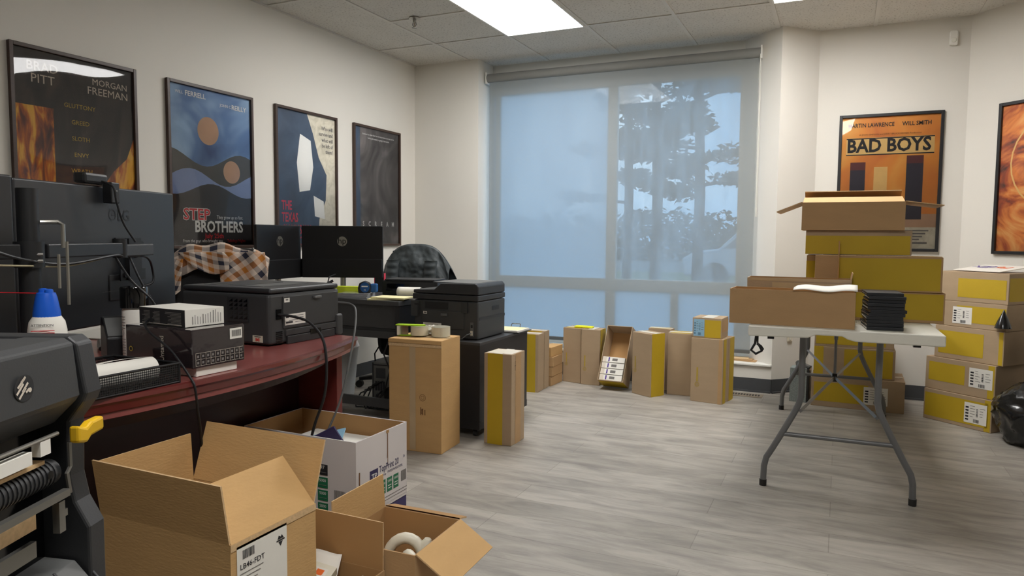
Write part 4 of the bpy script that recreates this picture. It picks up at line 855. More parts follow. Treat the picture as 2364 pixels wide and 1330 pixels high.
# office chairs
def office_chair(label, loc, rz, W=.46, zt_=1.06, drape=None):
    t = thing('office_chair', label, 'chair', loc, rz)
    def bk(u, v):
        x = (u - .5) * W * (1 - .12 * v ** 3); z = .56 + v * (zt_ - .56); y = .03 * math.cos((u - .5) * 2.6) + .04 * v; return (x, y, z)
    MB().grid(bk, 10, 10, 'chair_mesh').build('backrest', t, smooth=True, solid=.035)
    MB().box(-.24, .24, .06, .52, .43, .50, 'chair_mesh').build('seat', t, bevel=.03, seg=3)
    MB().tube([(0, .05, .75), (0, -.0, .60), (0, .06, .44), (0, .28, .42)], .02, 'black_plastic', 8).build('spine', t, smooth=True)
    MB().tube([(0, .29, .42), (0, .29, .10)], .025, 'black_plastic', 12).build('gas_column', t)
    for sx in (-1, 1): MB().tube([(sx * .24, .28, .46), (sx * .30, .28, .50), (sx * .30, .26, .66)], .014, 'black_plastic', 8).box(sx * .30 - .035, sx * .30 + .035, .14, .38, .66, .69, 'black_plastic').build('armrest', t, bevel=.004)
    a = MB()
    for q in range(5):
        an = R(72 * q + 18); a.tube([(0, .29, .10), (math.cos(an) * .30, .29 + math.sin(an) * .30, .065)], [.025, .015], 'black_plastic', 8)
    a.build('star_base', t)
    for q in range(5):
        an = R(72 * q + 18); MB().lathe([(.008, -.018), (.027, -.018), (.027, .018), (.008, .018)], 'rubber', n_=14, M=Matrix.Translation((math.cos(an) * .30, .29 + math.sin(an) * .30, .0275)) @ Matrix.Rotation(an + R(90), 4, 'Z') @ Matrix.Rotation(R(90), 4, 'Y')).build('caster', t)
    return t
office_chair('black office chair with plaid shirt, between the mahogany desk and the twin monitors', (-2.58, 2.36, 0), 42, W=.40, zt_=1.045)
# plaid shirt: over-the-top drape + two hanging panels
ps = thing('plaid_shirt', 'orange, navy and cream plaid shirt draped over the office chair back', 'shirt', (-2.58, 2.36, 0), 42)
def uvscale(o, su, sv, ru=0.0):
    for L in o.data.uv_layers[0].data:
        x, y = L.uv; L.uv = (x * su * math.cos(ru) - y * sv * math.sin(ru), x * su * math.sin(ru) + y * sv * math.cos(ru))
def over(u, v):
    x = (u - .5) * (.455 + .03 * math.sin(v * 3)); s_ = v * 2 - 1; zt2 = 1.072 - .10 * abs(u - .5) ** 2 * 4 * .6
    y = .045 + .045 * math.sin(s_ * 1.57) ; z = zt2 - .005 - .115 * abs(s_) ** 1.5 + .008 * math.sin(u * 21 + v * 4); return (x, y - .0, z)
o = MB().grid(over, 30, 16, 'plaid').build('yoke', ps, smooth=True, solid=.003); uvscale(o, 3.7, 2.4)
def pan(x0, x1, z0, z1, ytop, ybot, tw, n_, ph, slant):
    def f_(u, v):
        x = x0 + (x1 - x0) * u + slant * v; z = z1 + (z0 - z1) * v + .02 * math.sin(u * 5 + ph) * v; y = ytop + (ybot - ytop) * v + .012 * math.sin(u * n_ + ph + v * 2); return (x, y, z)
    return f_
o = MB().grid(pan(.02, .225, .83, 1.03, -.012, -.03, 0, 14, .3, .02), 22, 22, 'plaid').build('hanging_panel', ps, smooth=True, solid=.003); uvscale(o, 2.1, 2.1, .65)
o = MB().grid(pan(-.225, -.12, .86, 1.0, -.012, -.04, 0, 9, 1.3, -.01), 14, 18, 'plaid').build('sleeve', ps, smooth=True, solid=.003); uvscale(o, 1.5, 2.0, -.5)
o = MB().grid(pan(-.14, .05, .95, 1.03, -.014, -.02, 0, 9, 2.3, .06), 18, 10, 'plaid').build('collar', ps, smooth=True, solid=.003); uvscale(o, 2.3, 1.2, -.45)
office_chair('black office chair wearing a dark grey jacket, in the far left corner', (-2.90, 4.62, 0), 182, W=.44, zt_=1.0)
jk = thing('jacket', 'dark grey puffy jacket draped over the far office chair', 'jacket', (-2.875, 4.54, 0), 6)
def jov(u, v):
    a_ = (u - .5) * 2; x = a_ * .27 * (1 - .05 * v); top = 1.05 - .17 * abs(a_) ** 3.2; z = top - .42 * v ** .9 + .0; y = -.035 - .02 * v - .05 * (1 - abs(a_)) * .4 + .018 * noise.noise(Vector((u * 7, v * 5, 2))) + .008 * noise.noise(Vector((u * 22, v * 18, 5))); y += .035 * (1 - v) ** 4; return (x, y, z)
MB().grid(jov, 46, 40, 'jacket').build('front', jk, smooth=True, solid=.004)
def jbk(u, v):
    a_ = (u - .5) * 2; x = a_ * .27; top = 1.05 - .17 * abs(a_) ** 3.2; return (x, .0 + .13 * min(1, v * 3), top - .40 * v ** 1.3)
MB().grid(jbk, 30, 12, 'jacket').build('back', jk, smooth=True, solid=.004)
def slv(x0, x1):
    def f_(u, v):
        an = u * 6.283; cx_ = x0 + (x1 - x0) * v; return (cx_ + .05 * math.cos(an), -.075 + .035 * math.sin(an) + .004 * math.sin(v * 40), .93 - .33 * v)
    return f_
MB().grid(slv(.15, .12), 16, 30, 'jacket').build('sleeve', jk, smooth=True); MB().grid(slv(-.16, -.20), 16, 30, 'jacket').build('sleeve', jk, smooth=True)

# under the desk: PC, backpack, bin
pc = thing('desktop_computer', 'steel backed desktop computer on the floor under the grey desk', 'computer', (-2.62, 3.95, 0), 8)
MB().box(-.115, .115, -.20, .20, 0.002, .30, 'pc_steel').build('case', pc, bevel=.002)
P = PF((0, -.20, 0)); a = MB(); a.ring(.02, .09, .0, .05, .002, 'black_plastic', P); a.box(-.11, -.104, .0, .3, .001, .003, 'ink', P); a.box(-.11, .11, .282, .288, .001, .003, 'ink', P); a.build('rear_fan', pc)
a = MB(); a.box(-.085, -.02, .20, .265, .001, .003, 'dark_plastic', P); a.box(.0, .09, .215, .26, .001, .003, 'steel', P)
for q in range(4): a.box(-.09 + q * .018, -.078 + q * .018, .12, .18, .001, .004, 'ink', P)
a.build('rear_ports', pc)
cm = MB()
for q in range(7):
    x0 = -.08 + .03 * q; z0 = .12 + .02 * (q % 4); cm.tube([(x0, -.205, z0), (x0 - .03, -.27, z0 - .01), (x0 - .06 + .03 * math.sin(q * 2), -.29, .06), (x0 - .08 + .05 * math.sin(q), -.26, .012), (x0 - .02, -.24, .010)], .0045, 'black_plastic', 6)
o = cm.build('cable_tangle', loc=(-2.64, 3.95, 0), smooth=True); tag(o, 'tangle of black cables behind the desktop computer on the floor', 'cables')
o = MB().tube([(-2.44, 3.55, .50), (-2.47, 3.53, .40), (-2.44, 3.55, .30), (-2.52, 3.60, .14), (-2.66, 3.66, .03), (-2.72, 3.68, .012)], .005, 'black_plastic', 6).tube([(-2.40, 3.56, .50), (-2.42, 3.55, .25), (-2.46, 3.58, .02)], .005, 'black_plastic', 6).build('hanging_cables', smooth=True); tag(o, 'black cables hanging down from the grey desk to the computer', 'cables')
bp_ = thing('backpack', 'black backpack resting on the computer under the grey desk', 'backpack', (-2.62, 3.93, .303), 10)
def bpk(u, v):
    th_ = u * 6.283; z = v * .36; r_ = (.14 - .05 * (2 * v - 1) ** 4) * min(1, (v + .02) * 9) * min(1, (1.02 - v) * 7); return (math.copysign(abs(math.cos(th_)) ** .6, math.cos(th_)) * r_, math.copysign(abs(math.sin(th_)) ** .6, math.sin(th_)) * r_ * .75, z)
MB().grid(bpk, 30, 20, 'bag_cloth').build('body', bp_, smooth=True)
for sx in (-1, 1): MB().tube([(sx * .06, -.11, .30), (sx * .075, -.145, .22), (sx * .07, -.13, .08)], .011, 'bag_cloth', 6).build('strap', bp_, smooth=True)
MB().tube([(-.10, -.09, .10), (-.135, -.10, .04), (-.13, -.10, -.03)], .005, 'bag_cloth', 6).build('buckle_strap', bp_)
t = thing('waste_bin', 'white waste bin with a white liner under the grey desk against the wall', 'bin', (-3.14, 3.95, 0), 0)
MB().lathe([(.10, 0.001), (.105, .02), (.135, .34), (.14, .345), (.13, .345), (.098, .02)], 'bin_white', n_=28).build('bucket', t, smooth=True)
MB().lathe([(.13, .33), (.142, .345), (.12, .40), (.07, .44), (.02, .45)], 'trash_liner', n_=24).build('liner', t, smooth=True)

# ---------------------------------------------------------------- mahogany desk
DK = .75
dk = thing('executive_desk', 'mahogany executive desk with bowed moulded front carrying the laser printer', 'desk', (-1.99, 1.33, 0))
def bow(y): return .427 + .14 * (1 - (y / .745) ** 2)          # front edge of the top, local x
ys = [-.745 + 1.49 * i_ / 24 for i_ in range(25)]
outl = [(bow(y), y) for y in ys] + [(-.46, .745), (-.46, -.745)]
a = MB(); a.prism([(p[0] - (.012 if p[0] > 0 else -.012), p[1] * .985) for p in outl], DK - .05, DK, 'mahogany_top'); a.build('worktop', dk)
prof = [(-.014, .0), (-.002, -.002), (.0, -.012), (-.005, -.018), (-.008, -.034), (-.016, -.040), (-.016, -.048), (-.030, -.056), (-.06, -.056)]
a = MB(); n_ = len(outl); rings = []
for i_ in range(n_):
    p0, p1, p2 = Vector(outl[i_ - 1]), Vector(outl[i_]), Vector(outl[(i_ + 1) % n_])
    d1_, d2__ = (p1 - p0).normalized(), (p2 - p1).normalized(); n1_, n2_ = Vector((d1_.y, -d1_.x)), Vector((d2__.y, -d2__.x)); nn = (n1_ + n2_); nn = nn / max(.3, nn.dot(n1_)); rings.append([(p1.x + nn.x * o_, p1.y + nn.y * o_, DK + z_) for o_, z_ in prof])
for i_ in range(n_):
    A_, B_ = rings[i_], rings[(i_ + 1) % n_]
    for q in range(len(prof) - 1): a.face([A_[q], A_[q + 1], B_[q + 1], B_[q]][::-1], 'mahogany')
a.build('edge_moulding', dk)
for yy in (-.70, .665): MB().box(-.42, .395, yy, yy + .03, 0.001, DK - .055, 'mahogany').build('end_panel', dk, bevel=.002)
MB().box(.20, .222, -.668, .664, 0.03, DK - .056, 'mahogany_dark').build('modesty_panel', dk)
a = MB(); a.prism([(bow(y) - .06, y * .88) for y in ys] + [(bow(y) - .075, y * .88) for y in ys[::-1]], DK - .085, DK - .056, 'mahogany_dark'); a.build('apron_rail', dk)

# laser printer
lp = thing('laser_printer', 'charcoal laser printer on the far end of the mahogany desk', 'printer', (-1.845, 1.905, DK + .001), 90)
W_, D_, H_ = .35, .395, .183
lb_ = [(-.175, .02), (-.168, 0), (.168, 0), (.175, .012)]
MB().box(-.175, .175, -.195, .195, .004, .168, 'dark_plastic').build('body', lp, bevel=.010, seg=3)
MB().box(-.172, .172, -.196, .195, .169, .187, 'dark_plastic2').build('top_cover', lp, bevel=.008, seg=3)
a = MB(); a.box(-.12, .10, -.12, .15, .187, .1885, 'grey_plastic'); a.prism([(-.10, -.02), (.08, -.02), (.08, .14), (-.10, .14)], .1885, .1892, 'black_plastic'); a.build('output_tray', lp)
P = PF((0, -.195, 0))
a = MB(); a.box(-.115, .165, .052, .158, 0, .004, 'dark_plastic', P); a.build('rear_door', lp, bevel=.002); a = MB(); a.box(.03, .065, .142, .150, .004, .014, 'grey_plastic', P); a.build('door_latch', lp, bevel=.002)
a = MB(); a.box(-.105, .16, .028, .048, 0, .006, 'dark_plastic', P); a.box(-.10, .14, .0, .026, 0, .008, 'dark_plastic2', P); a.box(.01, .065, .018, .038, .006, .009, 'lens_dark', P); a.build('duplex_tray', lp, bevel=.002)
a = MB(); a.box(.150, .185, .0, .075, -.02, .010, 'dark_plastic', P); a.build('tray_end', lp, bevel=.006)
a = MB(); a.box(-.145, -.122, .085, .118, .001, .003, 'lens_dark', P); a.build('socket', lp)
a = MB(); a.box(-.110, -.085, .138, .152, .004, .0046, 'paper', P); a.box(-.104, -.092, .144, .149, .0046, .005, 'ink_grey', P); a.box(-.108, -.01, .062, .098, .004, .0046, 'paper', P)
for q in range(4): a.box(-.06 - .03 * (q % 2), -.02, .069 + q * .007, .071 + q * .007, .0046, .005, 'ink_grey', P)
a.box(-.104, -.072, .068, .074, .0046, .005, 'ink', P); a.box(-.104, -.09, .086, .091, .0046, .005, 'ink', P); a.build('rating_label', lp)
a = MB()
for q in range(7): a.box(-.146, -.118, .006 + q * .006, .009 + q * .006, .0, .002, 'lens_dark', P)
a.build('foot_louvre', lp)
P = PF((-.175, 0, 0), -Y)
a = MB(); a.box(.02 - .0, .110, .075, .155, .0, .003, 'dark_plastic2', P)
for r_ in range(5):
    for q in range(4): a.prism([(.026 + q * .021, .084 + r_ * .014), (.043 + q * .021, .084 + r_ * .014), (.043 + q * .021, .095 + r_ * .014)], .003, .0036, 'lens_dark', P)
M = P
a.build('side_vent', lp)
a = MB(); a.box(.125, .168, .012, .034, .0005, .0012, 'beige_plastic', P); a.box(.138, .142, .015, .026, .0012, .0018, 'maple_red', P); a.box(.150, .154, .015, .026, .0012, .0018, 'maple_red', P); a.disc(.146, .0205, .003, .004, .0018, 'maple_red', P); a.box(.133, .16, .029, .031, .0012, .0016, 'ink', P); a.build('country_sticker', lp)
# note: local left face (-x) looks at the camera side (world -y)

# box stack on desk
bz = DK + .0008
t = thing('white_carton', 'flat white carton at the bottom of the stack on the mahogany desk', 'box', (-1.555, 1.345, bz), -1)
MB().box(-.095, .095, -.065, .065, 0, .022, 'paper').build('body', t, bevel=.001); MB().box(-.0955, .0, -.0665, -.064, .0, .020, 'black_plastic').build('dark_side', t)
t = thing('shrink_wrapped_box', 'dark glossy shrink wrapped box in the middle of the desk stack', 'box', (-1.578, 1.348, bz + .0225), -2)
W_, D_, H_ = .255, .165, .098
MB().box(-W_ / 2, W_ / 2, -D_ / 2, D_ / 2, 0, H_, 'shrink_dark').build('body', t, bevel=.003)
P, fw_, fh = faceframe('R', W_, D_, H_)
a = MB(); a.box(.115, .155, .062, .090, .001, .002, 'paper', P); x = .121
while x < .15: a.box(x, x + .0012, .068, .085, .002, .0024, 'ink', P); x += .0026
a.build('price_label', t)
a = MB()
for q in range(10):
    for r_ in range(2): a.box(.008 + q * .0152, .0215 + q * .0152, .006 + r_ * .016, .0065 + r_ * .016, .001, .0016, 'ink_cream', P); a.box(.008 + q * .0152, .0085 + q * .0152, .006 + r_ * .016, .021 + r_ * .016, .001, .0016, 'ink_cream', P); a.box(.012 + q * .0152, .018 + q * .0152, .011 + r_ * .016, .017 + r_ * .016, .001, .0014, 'ink_grey', P)
a.box(.008, .158, .038, .0386, .001, .0016, 'ink_cream', P); a.build('spec_table', t)
P, fw_, fh = faceframe('F', W_, D_, H_); a = MB(); a.ring(.022, .035, .005, .007, .0012, 'ink_gold', P)
M2 = P @ Matrix.Translation((.150, .012, 0)) @ Matrix.Rotation(R(90), 4, 'Z'); a.text('Untamed', .022, 'ink_cream', M2, h=.0012, sx=.8); a.build('lettering', t)
t = thing('ink_box', 'small black and white carton on top of the desk stack', 'box', (-1.592, 1.350, bz + .0225 + .099), -4)
W_, D_, H_ = .185, .118, .045
a = MB(); a.box(-W_ / 2, W_ / 2, -D_ / 2, D_ / 2, 0, H_, 'paper'); a.build('body', t, bevel=.001)
P, fw_, fh = faceframe('F', W_, D_, H_); a = MB(); a.box(.001, fw_ - .001, .0008, fh - .0008, .0, .0006, 'ink', P)
for q in range(9):
    for r_, (u0, u1) in enumerate(((.012, .045), (.052, .085), (.105, .170))):
        L = random.uniform(.6, 1) * (u1 - u0); a.box(u1 - L, u1, .006 + q * .0036, .0074 + q * .0036, .0008, .0012, 'ink_grey', P)
a.box(.012, .172, .0035, .0048, .0008, .0013, 'ink_cream', P); a.build('black_side', t)
P, fw_, fh = faceframe('R', W_, D_, H_); a = MB()
for q in range(12): a.box(.02 + q * .0078, .0212 + q * .0078 + (.001 if q % 4 == 0 else 0), .006, .006 + random.uniform(.015, .034), .001, .0014, 'ink_grey', P)
a.build('side_print', t)

# spray can with black cap, wedge stand
t = thing('spray_can', 'aerosol can with glossy black cap and white label behind the box stack', 'can', (-1.835, 1.395, bz))
MB().lathe([(.030, 0), (.033, .006), (.033, .140), (.030, .147)], 'paper', n_=28).build('can_body', t, smooth=True)
MB().lathe([(.034, .147), (.037, .149), (.037, .204), (.035, .208)], 'black_gloss', n_=28).build('cap', t, smooth=True)
a = MB(); an0 = R(-125)
for q in range(14):
    z = .02 + q * .008
    if 5 < q < 9: continue
    pts = [(math.cos(an0 + R(i_ * 8)) * .0334, math.sin(an0 + R(i_ * 8)) * .0334, z) for i_ in range(6)]; a.tube(pts, .0008, 'ink_grey', 4)
a.build('label_text', t)
M = Matrix.Translation((math.cos(R(-105)) * .0345, math.sin(R(-105)) * .0345, .078)) @ Matrix.Rotation(R(-15), 4, 'Z') @ PF((0, 0, 0)); a = MB(); a.ring(0, 0, .010, .0115, 0, 'ink', M, n_=4); a.build('hazard_sign', t)
t = thing('desk_stand', 'black wedge shaped device stand beside the aerosol can', 'stand', (-1.925, 1.395, bz), -25)
MB().prism([(-.035, 0), (.055, 0), (.055, .06), (.0, .115), (-.022, .118), (-.03, .10)], -.03, .03, 'black_plastic', PF((0, 0, 0))).build('body', t, bevel=.004)
MB().prism([(.052, .066), (.004, .114), (.002, .112), (.050, .064)], -.026, .026, 'grey_plastic', PF((0, 0, 0))).build('top_plate', t)
# mesh tray, label roll, papers
tr_ = thing('mesh_tray', 'black wire mesh letter tray on the near end of the mahogany desk', 'tray', (-1.560, 1.052, bz), 0)
W_, D_, H_ = .235, .32, .048
a = MB(); a.box(-W_ / 2, W_ / 2, -D_ / 2, -D_ / 2 + .001, 0, H_, 'wire_mesh').box(-W_ / 2, W_ / 2, D_ / 2 - .001, D_ / 2, 0, H_, 'wire_mesh').box(-W_ / 2, -W_ / 2 + .001, -D_ / 2, D_ / 2, 0, H_, 'wire_mesh').box(W_ / 2 - .001, W_ / 2, -D_ / 2, D_ / 2, 0, H_, 'wire_mesh').box(-W_ / 2, W_ / 2, -D_ / 2, D_ / 2, 0, .001, 'wire_mesh'); a.build('basket', tr_)
a = MB(); q = [(-W_ / 2, -D_ / 2, H_), (W_ / 2, -D_ / 2, H_), (W_ / 2, D_ / 2, H_), (-W_ / 2, D_ / 2, H_), (-W_ / 2, -D_ / 2, H_)]
for i_ in range(4): a.tube([q[i_], q[i_ + 1]], .003, 'black_plastic', 8); a.tube([(q[i_][0], q[i_][1], 0.003), (q[i_ + 1][0], q[i_ + 1][1], .003)], .002, 'black_plastic', 6); a.tube([(q[i_][0], q[i_][1], 0.0), (q[i_][0], q[i_][1], H_)], .0025, 'black_plastic', 6)
a.build('rim', tr_)
t = thing('label_roll', 'roll of blank white labels lying in the mesh tray', 'roll', (-1.505, 1.128, bz + .0015), 86)
def rl(u, v):
    an = u * 6.283; return (-.09 + .15 * v, .030 * math.cos(an), .030 + .030 * math.sin(an))
a = MB(); a.lathe([(.017, -.075), (.030, -.075), (.030, .075), (.017, .075)], 'paper', M=Matrix.Translation((-.02, 0, .0315)) @ Matrix.Rotation(R(90), 4, 'Y'), n_=28); a.build('paper_roll', t, smooth=True)
a = MB(); a.lathe([(.015, -.0755), (.017, -.0755), (.017, .0755), (.015, .0755)], 'card_inside', M=Matrix.Translation((-.02, 0, .0315)) @ Matrix.Rotation(R(90), 4, 'Y'), n_=28, caps=False); a.build('core', t)
def tail(u, v): return (-.09 + .155 * u + .02 * v, .01 + .07 * v, .058 - .012 * v + .006 * math.sin(u * 3))
MB().grid(tail, 8, 8, 'paper').build('loose_end', t, smooth=True, solid=.0005)
def wav(u, v): return (-.06 + .12 * u, -.10 + .2 * v, .004 + .022 * math.sin(u * 2.2 + v))
o = MB().grid(wav, 10, 10, 'paper').build('loose_paper', loc=(-1.605, .99, bz + .002), smooth=True, solid=.0005); tag(o, 'curling white paper in the back corner of the mesh tray', 'paper')
o = MB().box(-.20, .13, -.13, .13, 0, .003, 'paper').build('paper_stack', loc=(-2.31, 1.72, bz)); o.rotation_euler = (0, 0, R(12)); tag(o, 'white papers on the back of the mahogany desk behind the big monitor', 'paper')
o = MB().tube([(-2.17, 1.52, .762), (-2.07, 1.45, .762), (-2.02, 1.42, .762)], .007, 'black_plastic', 8).build('pen', smooth=True); tag(o, 'black pen lying on the mahogany desk beside the wedge stand', 'pen')
# air duster
t = thing('air_duster', 'air duster can with bright blue cap and red straw behind the label printer', 'can', (-1.577, .985, bz), 0)
MB().lathe([(.030, 0), (.0375, .008), (.0375, .145), (.034, .165), (.026, .178), (.025, .18)], 'paper', n_=30).build('can_body', t, smooth=True)
MB().lathe([(.027, .172), (.0265, .185), (.021, .218), (.018, .228), (.012, .23)], 'blue_plastic', n_=26).build('cap', t, smooth=True)
MB().lathe([(.010, .228), (.009, .236), (.004, .238)], 'blue_plastic', c=(-.009, 0, 0), n_=12).lathe([(.009, .228), (.008, .235), (.004, .237)], 'blue_plastic', c=(.010, 0, 0), n_=12).build('trigger', t, smooth=True)
MB().tube([(-.012, .002, .226), (-.118, -.048, .228)], .0013, 'straw_red', 8).build('straw', t)
M = Matrix.Rotation(R(45), 4, 'Z') @ PF((0, -.0378, 0)); a = MB(); a.text('ATTENTION', .0075, 'ink', M, -.022, .158, h=-.0005, bold=.01)
for q in range(3): a.box(-.022, .022, .148 - q * .005, .1495 - q * .005, .0003, .0007, 'ink_red', M)
a.build('can_print', t)

# ---------------------------------------------------------------- big monitors on pole
def lg(a, P, zb_, W, H):
    cx_, cy_ = .025, zb_ + H * .80; a.ring(cx_, cy_, .0135, .017, .0128, 'black_plastic', P); a.box(cx_ - .003, cx_ + .009, cy_ - .003, cy_, .0127, .0131, 'black_plastic', P); a.text('LG', .048, 'black_plastic', P, cx_ + .022, cy_ - .017, h=.0131, bold=.01)
    a.box(-.05, .05, zb_ + .10, zb_ + .101, .0262, .0266, 'grey_plastic', P)
tm = monitor('large dark monitor seen from behind with ring and letter logo, on the black pole arm', .685, .415, .02, (-2.025, 1.443, .835), 107.8, 'monitor_back', lg, stand=False, bulge=False)
def nolog(a, P, zb_, W, H): a.box(-.04, .04, zb_ + .2, zb_ + .201, .0125, .0128, 'black_plastic', P)
monitor('dark monitor cut by the left edge of the photo, behind the pole', .685, .415, .02, (-1.80, .735, .835), 98, 'monitor_back', nolog, stand=False, bulge=False)
ar = thing('monitor_mount', 'black pole mount with jointed monitor arms clamped to the mahogany desk', 'monitor arm', (-1.705, 1.03, DK))
MB().tube([(0, 0, .006), (0, 0, .462)], .0225, 'black_plastic', 20).build('pole', ar, smooth=True); MB().box(-.06, .05, -.05, .05, 0.0005, .010, 'black_plastic').build('base_plate', ar, bevel=.002)
MB().tube([(0, 0, .28), (0, 0, .34)], .031, 'black_plastic', 20).build('collar', ar, smooth=True)
def bar(p, q, w_, h_, key='black_plastic'):
    p, q = Vector(p), Vector(q); d = (q - p); L = d.length; x = d.normalized(); M = PF(p, x, Z); return MB().box(0, L, -h_ / 2, h_ / 2, -w_ / 2, w_ / 2, key, M)
bar((.0, .03, .317), (-.145, .33, .317), .030, .034).build('lower_arm', ar, bevel=.003)
MB().tube([(-.150, .34, .292), (-.150, .34, .345)], .019, 'black_plastic', 16).build('elbow', ar, smooth=True)
bar((-.150, .345, .312), (-.235, .50, .312), .030, .034, 'dark_plastic').build('upper_arm', ar, bevel=.003)
bar((.01, -.03, .317), (-.03, -.30, .317), .030, .034).build('lower_arm', ar, bevel=.003)
MB().tube([(.012, .02, .385), (.030, .05, .386), (.040, .055, .38), (.040, .055, .325)], .005, 'silver', 8).build('hex_clamp', ar, smooth=True)
MB().tube([(.042, .062, .34), (.042, .062, .19)], .0038, 'silver', 6).tube([(.036, .045, .31), (.036, .045, .23)], .0038, 'silver', 6).build('allen_key', ar)
for zz_ in (.295, .31): MB().tube([(.02, -.01, zz_), (.035, .01, zz_)], .004, 'steel', 6).build('bolt', ar)
# vesa plate bits
def onmon(x, z, h): c_, s_ = math.cos(R(107.8)), math.sin(R(107.8)); return (-2.025 + x * c_ + h * s_, 1.443 + x * s_ - h * c_, .835 + z)
v = MB(); M = Matrix.Translation((-2.025, 1.443, .835)) @ Matrix.Rotation(R(107.8), 4, 'Z') @ PF((0, 0, 0))
v.box(.03, .15, .225, .262, .013, .018, 'black_plastic', M).box(.03, .15, .13, .165, .027, .031, 'black_plastic', M).box(.06, .12, .13, .26, .0265, .040, 'black_plastic', M)
o = v.build('mount_plate'); o.parent = ar; o.matrix_parent_inverse = Matrix.Translation(ar.location).inverted()
v = MB(); v.tube([onmon(.09, .21, .035), (-1.945, 1.535, 1.062)], .012, 'black_plastic', 10); o = v.build('tilt_joint'); o.parent = ar; o.matrix_parent_inverse = Matrix.Translation(ar.location).inverted()
for sx in (.05, .13):
    for sz in (.245, .147):
        v = MB(); v.tube([onmon(sx, sz, .018), onmon(sx, sz, .036)], .008, 'black_plastic', 10); o = v.build('thumb_screw'); o.parent = ar; o.matrix_parent_inverse = Matrix.Translation(ar.location).inverted()
# cables along the arm
def cable(pts, r, key, label, name='cable'):
    # smooth catmull
    P_ = [Vector(p) for p in pts]; out = []
    for i_ in range(len(P_) - 1):
        p0, p1, p2, p3 = P_[max(i_ - 1, 0)], P_[i_], P_[i_ + 1], P_[min(i_ + 2, len(P_) - 1)]
        for s_ in range(8):
            t_ = s_ / 8; out.append(0.5 * ((2 * p1) + (p2 - p0) * t_ + (2 * p0 - 5 * p1 + 4 * p2 - p3) * t_ ** 2 + (3 * p1 - p0 - 3 * p2 + p3) * t_ ** 3))
    out.append(P_[-1]); o = MB().tube(out, r, key, 8).build(name, smooth=True); tag(o, label, 'cable'); return o
cable([(-1.60, .86, 1.085), (-1.66, .99, 1.05), (-1.72, 1.13, 1.035), (-1.80, 1.31, 1.050), (-1.85, 1.38, 1.045), (-1.915, 1.50, 1.040), (-1.965, 1.56, 1.00), (-1.97, 1.56, .955), (-1.99, 1.50, .945)], .0035, 'black_plastic', 'black cable slung under the monitor arm to the big monitor')
cable([(-1.63, .84, 1.045), (-1.67, 1.0, 1.035), (-1.73, 1.14, 1.030), (-1.79, 1.29, 1.048)], .0025, 'gold_cable', 'pale cable slung under the monitor arm past the pole')
cable([(-1.965, 1.400, 1.262), (-1.93, 1.41, 1.245), (-1.93, 1.42, 1.20), (-1.93, 1.44, 1.14), (-1.92, 1.47, 1.085)], .003, 'black_plastic', 'thin webcam cable hanging down the back of the big monitor')
cable([(-1.82, 1.33, 1.045), (-1.80, 1.36, .98), (-1.765, 1.39, .93), (-1.70, 1.36, .895), (-1.60, 1.245, .875), (-1.50, 1.238, .82), (-1.432, 1.235, .758), (-1.418, 1.235, .735), (-1.422, 1.245, .68), (-1.445, 1.275, .58), (-1.475, 1.30, .42)], .003, 'black_plastic', 'black cable running from the monitor arm over the box stack to the desk edge')
cable([(-1.87, 1.41, 1.045), (-1.85, 1.43, .97), (-1.85, 1.47, .90), (-1.86, 1.47, .84)], .003, 'black_plastic', 'short black cable dropping from the arm toward the aerosol can')
cable([(-1.652, 1.770, .852), (-1.60, 1.79, .845), (-1.54, 1.80, .825), (-1.478, 1.79, .76), (-1.465, 1.775, .62), (-1.50, 1.76, .50), (-1.52, 1.75, .40)], .0045, 'black_plastic', 'thick black power cable curving from the laser printer down behind the white carton')
cable([(-1.655, 2.075, .868), (-1.60, 2.085, .862), (-1.53, 2.02, .84), (-1.475, 1.93, .75), (-1.47, 1.86, .58), (-1.50, 1.80, .44)], .0035, 'grey_plastic', 'grey cable from the far corner of the laser printer down past the desk edge')
# webcam
t = thing('webcam', 'black webcam clipped on the top edge of the big monitor', 'webcam', (-2.005, 1.40, 1.252), 107.8)
MB().box(-.055, .045, -.018, .022, .002, .034, 'black_plastic').build('camera_bar', t, bevel=.008); MB().box(.020, .056, -.045, -.015, -.052, .010, 'black_plastic').build('clip', t, bevel=.003)
MB().lathe([(.003, 0), (.003, .002)], 'steel', M=Matrix.Translation((.04, -.0455, -.015)) @ Matrix.Rotation(R(90), 4, 'X')).build('screw', t)

# ---------------------------------------------------------------- label printer (foreground)
th_ = 112.7; c_, s_ = math.cos(R(th_)), math.sin(R(th_))
W_, D_ = .46, .27; fcx, fcy = -.811 - c_ * W_ / 2, .555 - s_ * W_ / 2          # front face centre
cab = thing('side_cabinet', 'low grey cabinet under the label printer, below the frame', 'cabinet', (fcx - s_ * D_ / 2, fcy + c_ * D_ / 2, 0), th_)
MB().box(-.26, .26, -.17, .17, .0, .655, 'desk_grey').build('body', cab, bevel=.003); MB().box(-.265, .265, -.175, .175, .655, .67, 'desk_grey').build('worktop', cab)
for q in range(2): d_ = MB().box(-.25, .25, -.178, -.171, .04 + q * .31, .33 + q * .31, 'desk_black').build('drawer', cab); MB().tube([(-.06, -.19, .27 + q * .31), (.06, -.19, .27 + q * .31)], .005, 'silver', 8).build('handle', d_)
zp = .671
pr_ = thing('label_printer', 'dark grey industrial label printer with open mechanism in the left foreground', 'label printer', (fcx, fcy, zp), th_)
P = PF((0, 0, 0)); HT = .990 - zp; w2 = W_ / 2
a = MB(); a.box(-w2, w2, 0.05, D_, .0, HT - .003, 'dark_plastic'); a.build('rear_housing', pr_, bevel=.006)
a = MB(); M = PF((-w2 + .0, 0, 0), -Y)   # profile in (-y, z) extruded along x
